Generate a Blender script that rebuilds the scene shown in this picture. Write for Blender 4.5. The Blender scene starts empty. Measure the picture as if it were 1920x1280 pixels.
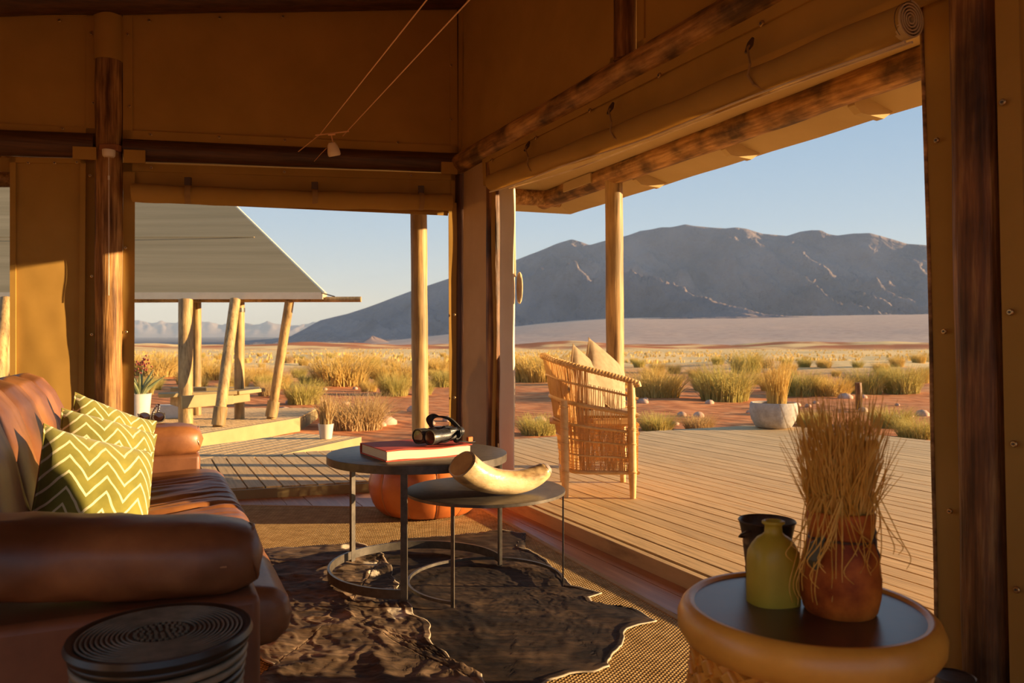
import bpy, math, random
from mathutils import Vector, Matrix, noise
R = math.radians
sc = bpy.context.scene
COL = sc.collection
random.seed(7)

# ------------------------------------------------------------------ camera
F, HY, H = 1450.0, 650.0, 1.0          # focal length in px, horizon row, eye height
cam_d = bpy.data.cameras.new('camera')
cam = bpy.data.objects.new('camera', cam_d); COL.objects.link(cam)
cam.location = (0, 0, H); cam.rotation_euler = (R(90), 0, 0)
cam_d.sensor_width = 36.0; cam_d.lens = F / 1920 * 36
cam_d.shift_y = (HY - 640) / 1920
cam_d.clip_start = 0.05; cam_d.clip_end = 60000
cam_d.dof.use_dof = True; cam_d.dof.focus_distance = 3.5; cam_d.dof.aperture_fstop = 5.0
sc.camera = cam

# ------------------------------------------------------------------ world
w = bpy.data.worlds.new('sky'); sc.world = w; w.use_nodes = True
nt = w.node_tree; nt.nodes.clear()
out = nt.nodes.new('ShaderNodeOutputWorld'); bg = nt.nodes.new('ShaderNodeBackground')
tc = nt.nodes.new('ShaderNodeTexCoord'); sx = nt.nodes.new('ShaderNodeSeparateXYZ')
rp = nt.nodes.new('ShaderNodeValToRGB')
nt.links.new(tc.outputs['Generated'], sx.inputs[0]); nt.links.new(sx.outputs[2], rp.inputs[0])
nt.links.new(rp.outputs[0], bg.inputs[0]); nt.links.new(bg.outputs[0], out.inputs[0])
els = [(0.0, (.60, .64, .66)), (.06, (.53, .63, .71)), (.15, (.42, .57, .74)), (.30, (.29, .46, .68)), (1.0, (.13, .24, .45))]
cr = rp.color_ramp
while len(cr.elements) < len(els): cr.elements.new(0.5)
for e, (p, c) in zip(cr.elements, els): e.position = p; e.color = (*c, 1)
bg.inputs[1].default_value = 1.0

# ------------------------------------------------------------------ sun
SUN = Vector((1.0, -0.025, 0.158)).normalized()
sl = bpy.data.lights.new('sun', 'SUN'); sl.energy = 13.0; sl.angle = R(0.55); sl.color = (1.0, .68, .35)
so = bpy.data.objects.new('sun', sl); COL.objects.link(so)
so.rotation_euler = SUN.to_track_quat('Z', 'Y').to_euler(); so.location = (30, 0, 12)

sc.view_settings.view_transform = 'Standard'; sc.view_settings.look = 'None'
sc.view_settings.gamma = 1; sc.view_settings.use_curve_mapping = False
sc.view_settings.exposure = 0.0
sc.cycles.max_bounces = 8; sc.cycles.diffuse_bounces = 6; sc.cycles.glossy_bounces = 3
sc.cycles.sample_clamp_indirect = 6

# ------------------------------------------------------------------ helpers
def P(x, y, Y=None, z=None):
    """point of the place seen at photo pixel (x, y), at depth Y or height z"""
    if Y is None: Y = F * (H - z) / (y - HY)
    return Vector(((x - 960) / F * Y, Y, H - (y - HY) * Y / F))

class MB:
    def __init__(s): s.v = []; s.f = []
    def add(s, vs, fs):
        o = len(s.v); s.v += [tuple(p) for p in vs]; s.f += [tuple(i + o for i in f) for f in fs]; return s
    def box(s, c, size, rot=None):
        c = Vector(c); h = [d / 2 for d in size]
        vs = []
        for x in (-1, 1):
            for y in (-1, 1):
                for z in (-1, 1):
                    p = Vector((x * h[0], y * h[1], z * h[2]))
                    vs.append(c + (rot @ p if rot else p))
        return s.add(vs, [(0, 1, 3, 2), (4, 6, 7, 5), (0, 4, 5, 1), (2, 3, 7, 6), (0, 2, 6, 4), (1, 5, 7, 3)])
    def bar(s, p0, p1, wd, ht, up=(0, 0, 1)):
        p0 = Vector(p0); p1 = Vector(p1); d = (p1 - p0); L = d.length; d.normalize()
        a = d.cross(Vector(up)); a = a.normalized() if a.length > 1e-6 else Vector((1, 0, 0))
        b = a.cross(d)
        return s.box((p0 + p1) / 2, (wd, L, ht), Matrix((a, d, b)).transposed())
    def tube(s, pts, rad, n=12, caps=True, closed=False, nz=0.0):
        pts = [Vector(p) for p in pts]; m = len(pts)
        if not hasattr(rad, '__len__'): rad = [rad] * m
        vs = []; fr = None
        for i in range(m):
            if closed: d = pts[(i + 1) % m] - pts[i - 1]
            else: d = pts[min(i + 1, m - 1)] - pts[max(i - 1, 0)]
            if d.length < 1e-9: d = Vector((0, 0, 1))
            d.normalize()
            if fr is None:
                fr = d.orthogonal().normalized()
            fr = (fr - d * fr.dot(d)); fr = fr.normalized() if fr.length > 1e-6 else d.orthogonal().normalized()
            b = d.cross(fr)
            for k in range(n):
                a = 2 * math.pi * k / n
                r = rad[i]
                if nz: r *= 1 + nz * noise.noise(pts[i] * 3 + Vector((math.cos(a), math.sin(a), 0)) * 1.5)
                vs.append(pts[i] + (fr * math.cos(a) + b * math.sin(a)) * r)
        fs = []
        for i in range(m if closed else m - 1):
            j = (i + 1) % m
            for k in range(n):
                l = (k + 1) % n
                fs.append((i * n + k, i * n + l, j * n + l, j * n + k))
        if caps and not closed:
            fs.append(tuple(range(n - 1, -1, -1))); fs.append(tuple((m - 1) * n + k for k in range(n)))
        return s.add(vs, fs)
    def lathe(s, prof, n=32, c=(0, 0, 0), wob=None):
        vs = []; fs = []; m = len(prof)
        for i, (r, z) in enumerate(prof):
            for k in range(n):
                a = 2 * math.pi * k / n; rr = r * (wob(a, z) if wob else 1)
                vs.append((c[0] + rr * math.cos(a), c[1] + rr * math.sin(a), c[2] + z))
        for i in range(m - 1):
            for k in range(n):
                l = (k + 1) % n; fs.append((i * n + k, i * n + l, (i + 1) * n + l, (i + 1) * n + k))
        if prof[0][0] > 1e-4: fs.append(tuple(range(n - 1, -1, -1)))
        if prof[-1][0] > 1e-4: fs.append(tuple((m - 1) * n + k for k in range(n)))
        return s.add(vs, fs)
    def prism(s, poly, z0, z1):
        n = len(poly); vs = [(p[0], p[1], z0) for p in poly] + [(p[0], p[1], z1) for p in poly]
        fs = [tuple(range(n - 1, -1, -1)), tuple(range(n, 2 * n))] + [(i, (i + 1) % n, n + (i + 1) % n, n + i) for i in range(n)]
        return s.add(vs, fs)
    def grid(s, nu, nv, fn, cu=False, cv=False):
        vs = [fn(i / (nu if cu else nu - 1), j / (nv if cv else nv - 1)) for i in range(nu) for j in range(nv)]
        fs = []
        for i in range(nu if cu else nu - 1):
            for j in range(nv if cv else nv - 1):
                a = (i + 1) % nu; b = (j + 1) % nv
                fs.append((i * nv + j, a * nv + j, a * nv + b, i * nv + b))
        return s.add(vs, fs)
    def slab(s, nu, nv, fn, th):
        """thick sheet: fn(u,v)->Vector, th Vector offset to its second side"""
        th = Vector(th)
        top = [Vector(fn(i / (nu - 1), j / (nv - 1))) for i in range(nu) for j in range(nv)]
        bot = [p + th for p in top]; N = nu * nv; fs = []
        for i in range(nu - 1):
            for j in range(nv - 1):
                a, b, c, d = i * nv + j, (i + 1) * nv + j, (i + 1) * nv + j + 1, i * nv + j + 1
                fs.append((a, b, c, d)); fs.append((N + d, N + c, N + b, N + a))
        for i in range(nu - 1):
            for j in (0, nv - 1):
                a, b = i * nv + j, (i + 1) * nv + j; fs.append((a, b, N + b, N + a))
        for j in range(nv - 1):
            for i in (0, nu - 1):
                a, b = i * nv + j, i * nv + j + 1; fs.append((a, b, N + b, N + a))
        return s.add(top + bot, fs)

def part(name, mb, mat, parent=None, smooth=True, ang=35, bevel=0, label=None, cat=None, group=None, kind=None, seg=2):
    me = bpy.data.meshes.new(name); me.from_pydata(mb.v, [], mb.f); me.update()
    import bmesh
    bm = bmesh.new(); bm.from_mesh(me); bmesh.ops.recalc_face_normals(bm, faces=bm.faces); bm.to_mesh(me); bm.free()
    if smooth:
        me.polygons.foreach_set('use_smooth', [True] * len(me.polygons)); me.set_sharp_from_angle(angle=R(ang))
    me.materials.append(mat)
    o = bpy.data.objects.new(name, me); COL.objects.link(o)
    if parent: o.parent = parent
    if bevel:
        b = o.modifiers.new('bevel', 'BEVEL'); b.width = bevel; b.segments = seg; b.limit_method = 'ANGLE'; b.angle_limit = R(40)
    tag(o, label, cat, group, kind)
    return o
def tag(o, label=None, cat=None, group=None, kind=None):
    for k, v in (('label', label), ('category', cat), ('group', group), ('kind', kind)):
        if v: o[k] = v
    return o
def root(name, loc=(0, 0, 0), rz=0, label=None, cat=None, group=None, kind=None, rot=None):
    o = bpy.data.objects.new(name, None); COL.objects.link(o); o.location = loc
    o.rotation_euler = rot if rot is not None else (0, 0, rz); o.empty_display_size = .1
    return tag(o, label, cat, group, kind)
def dup(o, parent=None):
    c = o.copy(); COL.objects.link(c)
    if parent: c.parent = parent
    for ch in list(o.children): dup(ch, c)
    return c

# ------------------------------------------------------------------ materials
def M(name, c1, c2=None, rough=.7, scale=8, stretch=(1, 1, 1), rot=(0, 0, 0), bump=0, bscale=None, bdist=.01, detail=6,
      metal=0, spec=.5, c3=None, pos=(.35, .65), rnd=0.0, coat=0, trans=0, sheen=0, bstretch=None, rough2=None, coord='Object', mott=None):
    m = bpy.data.materials.new(name); m.use_nodes = True; n = m.node_tree; L = n.links
    b = n.nodes['Principled BSDF']
    b.inputs['Roughness'].default_value = rough; b.inputs['Metallic'].default_value = metal
    b.inputs['Specular IOR Level'].default_value = spec
    if coat: b.inputs['Coat Weight'].default_value = coat; b.inputs['Coat Roughness'].default_value = .25
    if sheen: b.inputs['Sheen Weight'].default_value = sheen
    t = n.nodes.new('ShaderNodeTexCoord')
    mp = n.nodes.new('ShaderNodeMapping'); mp.vector_type = 'TEXTURE' if False else 'POINT'
    mr = n.nodes.new('ShaderNodeMapping'); mr.inputs['Rotation'].default_value = rot
    mp.inputs['Scale'].default_value = stretch
    L.new(t.outputs[coord], mr.inputs[0]); L.new(mr.outputs[0], mp.inputs[0])
    nz = n.nodes.new('ShaderNodeTexNoise'); nz.inputs['Scale'].default_value = scale; nz.inputs['Detail'].default_value = detail
    nz.inputs['Roughness'].default_value = .6
    L.new(mp.outputs[0], nz.inputs['Vector'])
    rp = n.nodes.new('ShaderNodeValToRGB'); e = rp.color_ramp.elements
    e[0].position = pos[0]; e[1].position = pos[1]; e[0].color = (*c1, 1); e[1].color = (*(c2 or c1), 1)
    if c3: x = rp.color_ramp.elements.new(.5 * (pos[0] + pos[1])); x.color = (*c3, 1)
    L.new(nz.outputs[0], rp.inputs[0])
    col = rp.outputs[0]
    if mott:
        mz = n.nodes.new('ShaderNodeTexNoise'); mz.inputs['Scale'].default_value = mott[0]; mz.inputs['Detail'].default_value = 5
        mg = n.nodes.new('ShaderNodeMapping'); mg.inputs['Scale'].default_value = mott[2] if len(mott) > 2 else (1, 1, 1)
        L.new(mr.outputs[0], mg.inputs[0]); L.new(mg.outputs[0], mz.inputs['Vector'])
        q = n.nodes.new('ShaderNodeMapRange'); q.inputs[1].default_value = .36; q.inputs[2].default_value = .60; q.inputs[3].default_value = mott[1]; q.inputs[4].default_value = 1.1
        L.new(mz.outputs[0], q.inputs[0]); h2 = n.nodes.new('ShaderNodeHueSaturation'); L.new(q.outputs[0], h2.inputs['Value']); L.new(col, h2.inputs['Color']); col = h2.outputs[0]
    if rnd:
        oi = n.nodes.new('ShaderNodeObjectInfo'); hs = n.nodes.new('ShaderNodeHueSaturation')
        mm = n.nodes.new('ShaderNodeMapRange'); mm.inputs[3].default_value = 1 - rnd; mm.inputs[4].default_value = 1 + rnd
        L.new(oi.outputs['Random'], mm.inputs[0]); L.new(mm.outputs[0], hs.inputs['Value']); L.new(col, hs.inputs['Color']); col = hs.outputs[0]
    L.new(col, b.inputs['Base Color'])
    if rough2 is not None:
        q = n.nodes.new('ShaderNodeMapRange'); q.inputs[3].default_value = rough; q.inputs[4].default_value = rough2
        L.new(nz.outputs[0], q.inputs[0]); L.new(q.outputs[0], b.inputs['Roughness'])
    if bump:
        bn = n.nodes.new('ShaderNodeTexNoise'); bn.inputs['Scale'].default_value = bscale or scale * 3; bn.inputs['Detail'].default_value = 5
        if bstretch:
            m3 = n.nodes.new('ShaderNodeMapping'); m3.inputs['Scale'].default_value = bstretch
            L.new(mr.outputs[0], m3.inputs[0]); L.new(m3.outputs[0], bn.inputs['Vector'])
        else: L.new(mp.outputs[0], bn.inputs['Vector'])
        bu = n.nodes.new('ShaderNodeBump'); bu.inputs['Strength'].default_value = bump; bu.inputs['Distance'].default_value = bdist
        L.new(bn.outputs[0], bu.inputs['Height']); L.new(bu.outputs[0], b.inputs['Normal'])
    m['bsdf'] = b.name
    return m
def bsdf(m): return m.node_tree.nodes['Principled BSDF']
def addtrans(m, col, w_):
    """thin cloth: part of the light passes through"""
    n = m.node_tree; b = bsdf(m); o = [x for x in n.nodes if x.type == 'OUTPUT_MATERIAL'][0]
    t = n.nodes.new('ShaderNodeBsdfTranslucent'); t.inputs[0].default_value = (*col, 1)
    mx = n.nodes.new('ShaderNodeMixShader'); mx.inputs[0].default_value = w_
    n.links.new(b.outputs[0], mx.inputs[1]); n.links.new(t.outputs[0], mx.inputs[2]); n.links.new(mx.outputs[0], o.inputs[0])

DA = math.atan2(-.903, .43)     # direction of the right wall
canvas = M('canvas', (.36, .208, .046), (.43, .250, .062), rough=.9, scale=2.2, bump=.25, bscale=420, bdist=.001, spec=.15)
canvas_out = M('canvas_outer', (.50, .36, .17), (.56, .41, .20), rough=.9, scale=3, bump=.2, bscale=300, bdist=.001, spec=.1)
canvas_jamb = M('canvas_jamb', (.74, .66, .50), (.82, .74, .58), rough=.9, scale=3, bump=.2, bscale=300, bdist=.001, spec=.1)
roof_cloth = M('shade_cloth', (.27, .215, .12), (.34, .27, .155), rough=.95, scale=1.2, stretch=(.15, 1, 6), bump=.3, bscale=6, bdist=.03, spec=.05)
cream = M('cream_hem', (.75, .62, .40), (.80, .68, .45), rough=.8)
log_v = M('log_vertical', (.12, .050, .014), (.46, .24, .075), rough=.5, scale=3.0, stretch=(14, 14, .8), mott=(3, .25, (1.5, 1.5, .8)), bump=.7, bscale=5, bdist=.010, c3=(.24, .10, .03), pos=(.36, .68), spec=.25)
log_r = M('log_right', (.22, .105, .030), (.60, .34, .115), rough=.5, scale=3.0, rot=(0, 0, -DA), stretch=(1.2, 12, 12), mott=(3.2, .28, (1.6, 2, 2)), bump=.5, bscale=4, bdist=.008, c3=(.40, .20, .06), pos=(.34, .66), spec=.25)
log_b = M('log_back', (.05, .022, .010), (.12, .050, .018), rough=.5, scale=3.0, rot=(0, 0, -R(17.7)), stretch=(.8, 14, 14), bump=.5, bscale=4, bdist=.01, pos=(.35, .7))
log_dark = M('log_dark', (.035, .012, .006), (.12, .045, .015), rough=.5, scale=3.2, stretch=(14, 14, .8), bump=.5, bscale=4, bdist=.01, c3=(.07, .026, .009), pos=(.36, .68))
pale_log = M('pale_log', (.19, .105, .032), (.50, .32, .12), rough=.6, scale=3.0, stretch=(12, 12, .7), mott=(3, .55, (2, 2, .7)), bump=.5, bscale=4, bdist=.006, c3=(.44, .27, .09), pos=(.3, .62))
deck_m = M('deck_board', (.38, .24, .095), (.72, .49, .22), rough=.75, scale=4.5, rot=(0, 0, -DA), stretch=(.6, 11, 3), bump=.35, bscale=9, bdist=.003, c3=(.62, .41, .175), pos=(.28, .68), rnd=.10)
deck_p = M('deck_painted', (.34, .245, .10), (.40, .295, .125), rough=.7, scale=4, bump=.2, rnd=.05)
floor_m = M('floor_board', (.36, .155, .065), (.58, .28, .125), rough=.45, scale=4, rot=(0, 0, -DA), stretch=(.4, 6, 2), bump=.25, bscale=14, bdist=.003, c3=(.42, .19, .085), pos=(.3, .7), rnd=.12, coat=.1)
steel = M('dark_steel', (.07, .058, .045), (.12, .10, .078), rough=.42, scale=30, metal=.35)
steel_top = M('table_steel', (.028, .026, .026), (.13, .100, .070), rough=.20, scale=4, metal=.75, detail=9, rough2=.42, bump=.06, bscale=30)
brass = M('brass', (.5, .33, .14), rough=.35, metal=.9)
white_m = M('white_plastic', (.75, .66, .54), rough=.4)
black_m = M('black_rubber', (.012, .012, .013), (.03, .03, .03), rough=.35, scale=60, bump=.1)
# ------------------------------------------------------------------ room frame
C = Vector((-.36, 5.55, 0)); uB = Vector((-.9526, -.3042, 0)); nB = Vector((.3042, -.9526, 0))     # back wall: along, inward
uR = Vector((.43, -.903, 0)).normalized(); nR = Vector((-.903, -.43, 0)).normalized()               # right wall: along, inward
def BW(t, z, off=0): return C + uB * t + nB * off + Vector((0, 0, z))
def RW(s, z, off=0): return C + uR * s + nR * off + Vector((0, 0, z))
def inter(x, o, u):
    k = (x - 960) / F
    return (k * o.y - o.x) / (u.x - k * u.y)
def bpx(x, y, off=0):
    o = C + nB * off; t = inter(x, o, uB); Y = (o + uB * t).y; return t, H - (y - HY) * Y / F
def rpx(x, y, off=0):
    o = C + nR * off; s = inter(x, o, uR); Y = (o + uR * s).y; return s, H - (y - HY) * Y / F
def fb(off): return lambda x, y: BW(*bpx(x, y, off), off)
def fr(off): return lambda x, y: RW(*rpx(x, y, off), off)

def cloth(mb, q, nrm, th=.006, wr=.006, nu=24, nv=16, sd=0, hem=None):
    """q: four corners TL TR BR BL (world); slightly rippled thick cloth"""
    q = [Vector(a) for a in q]
    def f(u, v):
        p = (q[0] * (1 - u) + q[1] * u) * (1 - v) + (q[3] * (1 - u) + q[2] * u) * v
        e = min(u, 1 - u, v, 1 - v) * 6; e = min(1, e)
        return p + nrm * (wr * (.3 + .7 * e) * (noise.noise(Vector((p.x * 2.3 + sd, p.y * 2.3, p.z * 2.1))) * 1.6 + .4 * noise.noise(Vector((p.x * 9 + sd, p.y * 9, p.z * 5)))))
    mb.slab(nu, nv, f, -nrm * th)
    if hem:
        for a, b, c_, d in ((0, 1, 3, 2), (0, 3, 1, 2), (1, 2, 0, 3), (3, 2, 0, 1)):
            A, B = q[a], q[b]; ia = (q[c_] - q[a]).normalized() * hem; ib = (q[d] - q[b]).normalized() * hem
            def g(u, v, A=A, B=B, ia=ia, ib=ib):
                p = A * (1 - u) + B * u + (ia * (1 - u) + ib * u) * v
                return p + nrm * (wr + .003)
            mb.slab(2, 2, g, -nrm * (wr + .003))
    return mb
def snap(parent, p, n, r=.011):
    n = Vector(n).normalized()
    mb = MB().tube([p, p + n * .004, p + n * .006], [r, r, r * .75], 14)
    o = part('snap_fastener', mb, brass, parent, ang=30); part('stud', MB().tube([p + n * .006, p + n * .009], [r * .38, r * .3], 10), steel, o)
    return o
def log(mb, p0, p1, r, n=20, seg=14, nz=.05):
    p0 = Vector(p0); p1 = Vector(p1)
    return mb.tube([p0.lerp(p1, i / seg) for i in range(seg + 1)], r, n, nz=nz)

# ---- floor
flo = part('floor', MB().prism([tuple((C + uB * 4.6 + nB * .0).xy), tuple(C.xy), tuple(RW(8, 0).xy), tuple((RW(8, 0) + Vector((-4.5, -1.5, 0))).xy), tuple((BW(4.6, 0) + uR * 7).xy)], -.20, -.022), floor_m, kind='structure')
def clip(poly, n, d):      # keep points with n.p <= d
    out_ = []
    for i in range(len(poly)):
        a, b = poly[i], poly[(i + 1) % len(poly)]; da = n[0] * a[0] + n[1] * a[1] - d; db = n[0] * b[0] + n[1] * b[1] - d
        if da <= 0: out_.append(a)
        if (da < 0 < db) or (db < 0 < da):
            t = da / (da - db); out_.append((a[0] + (b[0] - a[0]) * t, a[1] + (b[1] - a[1]) * t))
    return out_
def strips(region, n, d0, d1, pitch, gap, z0, z1, name, mat, parent, jitter=.0015, halves=()):
    """boards across the convex region, each its own object; n = direction across the boards"""
    d = d0; k = 0
    while d < d1:
        p = clip(clip(region, n, d + pitch - gap), (-n[0], -n[1]), -(d))
        for hn, hd in halves:
            if len(p) >= 3: p = clip(p, hn, hd)
        if len(p) >= 3:
            j = random.uniform(-jitter, jitter)
            mb = MB().prism(p, z0, z1 + j); part(name, mb, mat, parent, smooth=False)
        d += pitch; k += 1
nO = -nR                                   # outward across direction
dC = nO.dot(C)
room = [tuple(BW(4.0, 0).xy), tuple(C.xy), tuple(RW(4.4, 0).xy), tuple((RW(4.4, 0) + nR * 4.2).xy)]
strips(room, (nO.x, nO.y), dC - 3.9, dC, .14, .003, -.022, 0, 'floor_board', floor_m, flo)

# ---- deck
DZ = .07
edge_px = [(300, 866), (510, 855), (672, 840), (970, 827), (1200, 811), (1400, 797.5), (1500, 800), (1620, 815), (1760, 836)]
edge = [tuple(P(x, y, z=DZ).xy) for x, y in edge_px]
dk = part('deck', MB().prism([tuple((BW(3.2, 0)).xy)] + edge + [(6.2, 4.3), (6.4, -1.0), tuple(RW(7.5, 0).xy), tuple(C.xy)], -.32, DZ - .045),
          M('deck_frame', (.10, .065, .03)), kind='structure')
region = [tuple(BW(3.2, 0).xy)] + edge + [(6.2, 4.3), (6.4, -1.0), tuple(RW(7.5, 0).xy)]
# convex hull of the region
def hull(pts):
    pts = sorted(set(pts)); lo = []; up = []
    for p in pts:
        while len(lo) > 1 and (lo[-1][0] - lo[-2][0]) * (p[1] - lo[-2][1]) - (lo[-1][1] - lo[-2][1]) * (p[0] - lo[-2][0]) <= 0: lo.pop()
        lo.append(p)
    for p in reversed(pts):
        while len(up) > 1 and (up[-1][0] - up[-2][0]) * (p[1] - up[-2][1]) - (up[-1][1] - up[-2][1]) * (p[0] - up[-2][0]) <= 0: up.pop()
        up.append(p)
    return lo[:-1] + up[:-1]
reg = hull(region)
PT = .112
strips(reg, (nO.x, nO.y), dC + .02, dC + .02 + PT * 55, PT, .012, DZ - .03, DZ, 'deck_board', deck_m, dk, jitter=.0015)
outB = -nB
strips(reg, (nO.x, nO.y), dC + .02 - PT * 29, dC + .02, PT, .012, DZ - .03, DZ, 'deck_board', deck_m, dk, jitter=.0015, halves=[((-outB.x, -outB.y), -outB.dot(C) - .002)])
fas = MB(); fas.bar(RW(-.02, .012, .018), RW(4.4, .012, .018), .036, .112); part('threshold_board', fas, deck_m, dk, smooth=False, bevel=.003)
fas = MB(); fas.bar(BW(-.02, .008, .016), BW(3.1, .008, .016), .03, .108); part('threshold_board', fas, deck_p, dk, smooth=False, bevel=.003)
# rim board around the far edge
rim = MB()
for a, b in zip(edge[1:], edge[2:] + [(6.2, 4.3)]): rim.bar((a[0], a[1], -.09), (b[0], b[1], -.09), .03, .30)
part('rim_board', rim, deck_p, dk, smooth=False)

# ---- walls
wb = root('wall_back', BW(1.5, 0), kind='structure')
wr = root('wall_right', RW(1.5, 0), kind='structure')
def wpart(name, mb, mat, par, **k):       # world-space mesh under a located parent
    o = part(name, mb, mat, None, **k); o.parent = par; o.matrix_parent_inverse = Matrix.Translation(-par.location)
    return o
def quad(fn, pts): return [fn(*p) for p in pts]
b0, b1 = fb(0), fb(.03)
# upper canvas
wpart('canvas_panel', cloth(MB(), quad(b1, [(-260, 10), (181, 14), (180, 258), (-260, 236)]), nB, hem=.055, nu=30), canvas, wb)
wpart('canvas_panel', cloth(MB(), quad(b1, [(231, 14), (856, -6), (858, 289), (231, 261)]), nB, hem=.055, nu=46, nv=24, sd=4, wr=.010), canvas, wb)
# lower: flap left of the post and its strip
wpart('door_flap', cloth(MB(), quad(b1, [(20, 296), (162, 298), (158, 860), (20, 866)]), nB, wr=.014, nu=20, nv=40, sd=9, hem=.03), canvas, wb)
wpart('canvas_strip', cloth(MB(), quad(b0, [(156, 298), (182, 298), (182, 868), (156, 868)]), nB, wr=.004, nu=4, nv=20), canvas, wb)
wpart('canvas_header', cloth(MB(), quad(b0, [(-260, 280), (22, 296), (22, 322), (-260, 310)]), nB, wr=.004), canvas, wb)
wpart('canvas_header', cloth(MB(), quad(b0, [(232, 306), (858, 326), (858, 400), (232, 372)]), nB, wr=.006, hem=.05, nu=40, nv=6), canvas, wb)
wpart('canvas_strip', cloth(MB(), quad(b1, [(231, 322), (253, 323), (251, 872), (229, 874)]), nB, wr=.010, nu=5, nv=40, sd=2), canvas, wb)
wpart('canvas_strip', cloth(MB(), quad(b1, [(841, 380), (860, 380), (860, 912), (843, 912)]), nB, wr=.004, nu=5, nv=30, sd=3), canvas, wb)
# posts and rails
pc = b0(206, 300); pc.z = 0
log_in = M('log_inner', (.11, .046, .014), (.48, .27, .095), rough=.55, scale=3.0, stretch=(16, 16, .9), mott=(4, .45, (1.5, 1.5, .7)), bump=.6, bscale=5, bdist=.008, c3=(.28, .135, .042), pos=(.34, .66), spec=.2)
wpart('post', log(MB(), pc + Vector((0, 0, 0)) + nB * .03, Vector((pc.x, pc.y, 3.25)) + nB * .03, .078, n=28, seg=40, nz=.07), log_in, wb)
wpart('post_sleeve', MB().tube([Vector((pc.x, pc.y, z)) + nB * .03 for z in (2.78, 3.06)], .084, 28), canvas, wb)
wpart('strap', MB().bar(b0(206, 33) + nB * .13, b0(206, -30) + nB * .13, .05, .006, up=nB), canvas, wb)
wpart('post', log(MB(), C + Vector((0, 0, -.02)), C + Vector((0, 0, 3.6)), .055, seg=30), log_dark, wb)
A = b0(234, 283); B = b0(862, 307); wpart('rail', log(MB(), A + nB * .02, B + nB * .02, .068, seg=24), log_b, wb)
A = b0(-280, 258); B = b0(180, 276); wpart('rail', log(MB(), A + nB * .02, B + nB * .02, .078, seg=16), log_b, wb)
A = b0(-260, 337); B = b0(22, 337); wpart('rail', log(MB(), A, B, .045, seg=8), log_r, wb)
for x0, x1, y0, y1 in ((136, 180, 274, 297), (232, 272, 280, 304), (828, 858, 303, 325)):
    q = quad(fb(.115), [(x0, y0), (x1, y0 + (x1 - x0) * .04), (x1, y1 + (x1 - x0) * .04), (x0, y1)])
    wpart('patch', cloth(MB(), q, nB, wr=0, nu=2, nv=2, th=.02), canvas, wb)
for x, y in ((280, 40), (412, 35), (530, 33), (283, 253), (411, 258), (534, 264), (700, 20), (745, 268), (240, 66), (845, 124), (845, 225), (243, 200), (112, 40), (172, 64), (176, 194), (118, 242), (170, 330), (54, 306), (103, 306), (145, 305), (173, 518), (173, 627),
             (284, 315), (533, 323), (770, 330), (236, 465), (237, 622), (236, 776), (851, 745), (851, 590)):
    snap(wb, b1(x, y) + nB * .012 - wb.location, nB, .010)

# right wall
r0, r1 = fr(0), fr(.03)
def beam_z(s): return 2.30 - .010 * s
wpart('beam', log(MB(), RW(-.05, beam_z(0), .04), RW(5.2, beam_z(5.2), .04), .066, n=24, seg=60, nz=.09), log_r, wr)
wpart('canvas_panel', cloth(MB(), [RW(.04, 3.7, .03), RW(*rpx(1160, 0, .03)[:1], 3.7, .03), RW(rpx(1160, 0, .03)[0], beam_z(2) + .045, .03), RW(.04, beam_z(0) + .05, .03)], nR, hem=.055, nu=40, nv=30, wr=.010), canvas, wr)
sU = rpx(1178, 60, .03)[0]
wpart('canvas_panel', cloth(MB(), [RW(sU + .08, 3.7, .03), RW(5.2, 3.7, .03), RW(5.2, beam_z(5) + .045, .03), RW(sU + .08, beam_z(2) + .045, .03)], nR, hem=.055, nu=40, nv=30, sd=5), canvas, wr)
wpart('post', log(MB(), RW(sU, beam_z(2) + .05, .05), RW(sU, 3.7, .05), .052, seg=12), log_v, wr)
# header cloth below the beam
sA = rpx(918, 330)[0]; sB = rpx(1742, 30)[0]
wpart('canvas_header', cloth(MB(), [RW(sA, 2.25, .045), RW(sB + .1, 2.20, .045), RW(sB + .1, 1.98, .035), RW(sA, 2.06, .035)], nR, hem=.05, nu=60, nv=8, wr=.007, sd=3), canvas, wr)
for x in (1021, 1124, 1256, 1450, 937): 
    s_ = rpx(x, 100)[0]; snap(wr, RW(s_, 2.198 - .012 * s_, .055) - wr.location, nR, .011)
# corner cloth, jamb log, outer strip
s1 = rpx(869, 600, .02)[0]; s2 = rpx(913, 600, .02)[0]
cj2 = M('corner_canvas', (.46, .31, .17), (.54, .37, .21), rough=.9, scale=3, bump=.2, bscale=300, bdist=.001, spec=.1); addtrans(cj2, (.6, .42, .22), .15)
wpart('canvas_strip', cloth(MB(), [RW(s1, 2.26, .02), RW(s2, 2.25, .02), RW(s2, .33, .02), RW(s1, .33, .02)], nR, wr=.012, nu=10, nv=50, sd=6), cj2, wr)
sJ = rpx(925, 600)[0]
wpart('post', log(MB(), RW(sJ, 0, -.0), RW(sJ, 2.26, -.0), .048, seg=30), log_v, wr)
s3 = rpx(938, 600, -.02)[0]; s4 = rpx(966, 600, -.02)[0]
def strip(u, v):
    s = s3 + (s4 - s3) * u; z = 2.08 * (1 - v) + .075 * v
    return RW(s, z, -.02) + nR * (.020 * math.sin(u * 7) + .010 * noise.noise(Vector((u * 3, z * 2.5, 0))))
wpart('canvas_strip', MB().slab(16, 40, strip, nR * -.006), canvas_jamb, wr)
wpart('hem_strip', MB().slab(3, 20, lambda u, v: RW(s3 - .03 + .035 * u, 2.08 * (1 - v) + .075 * v, .025 + .006 * math.sin(v * 9)), nR * -.012), canvas, wr)
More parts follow.
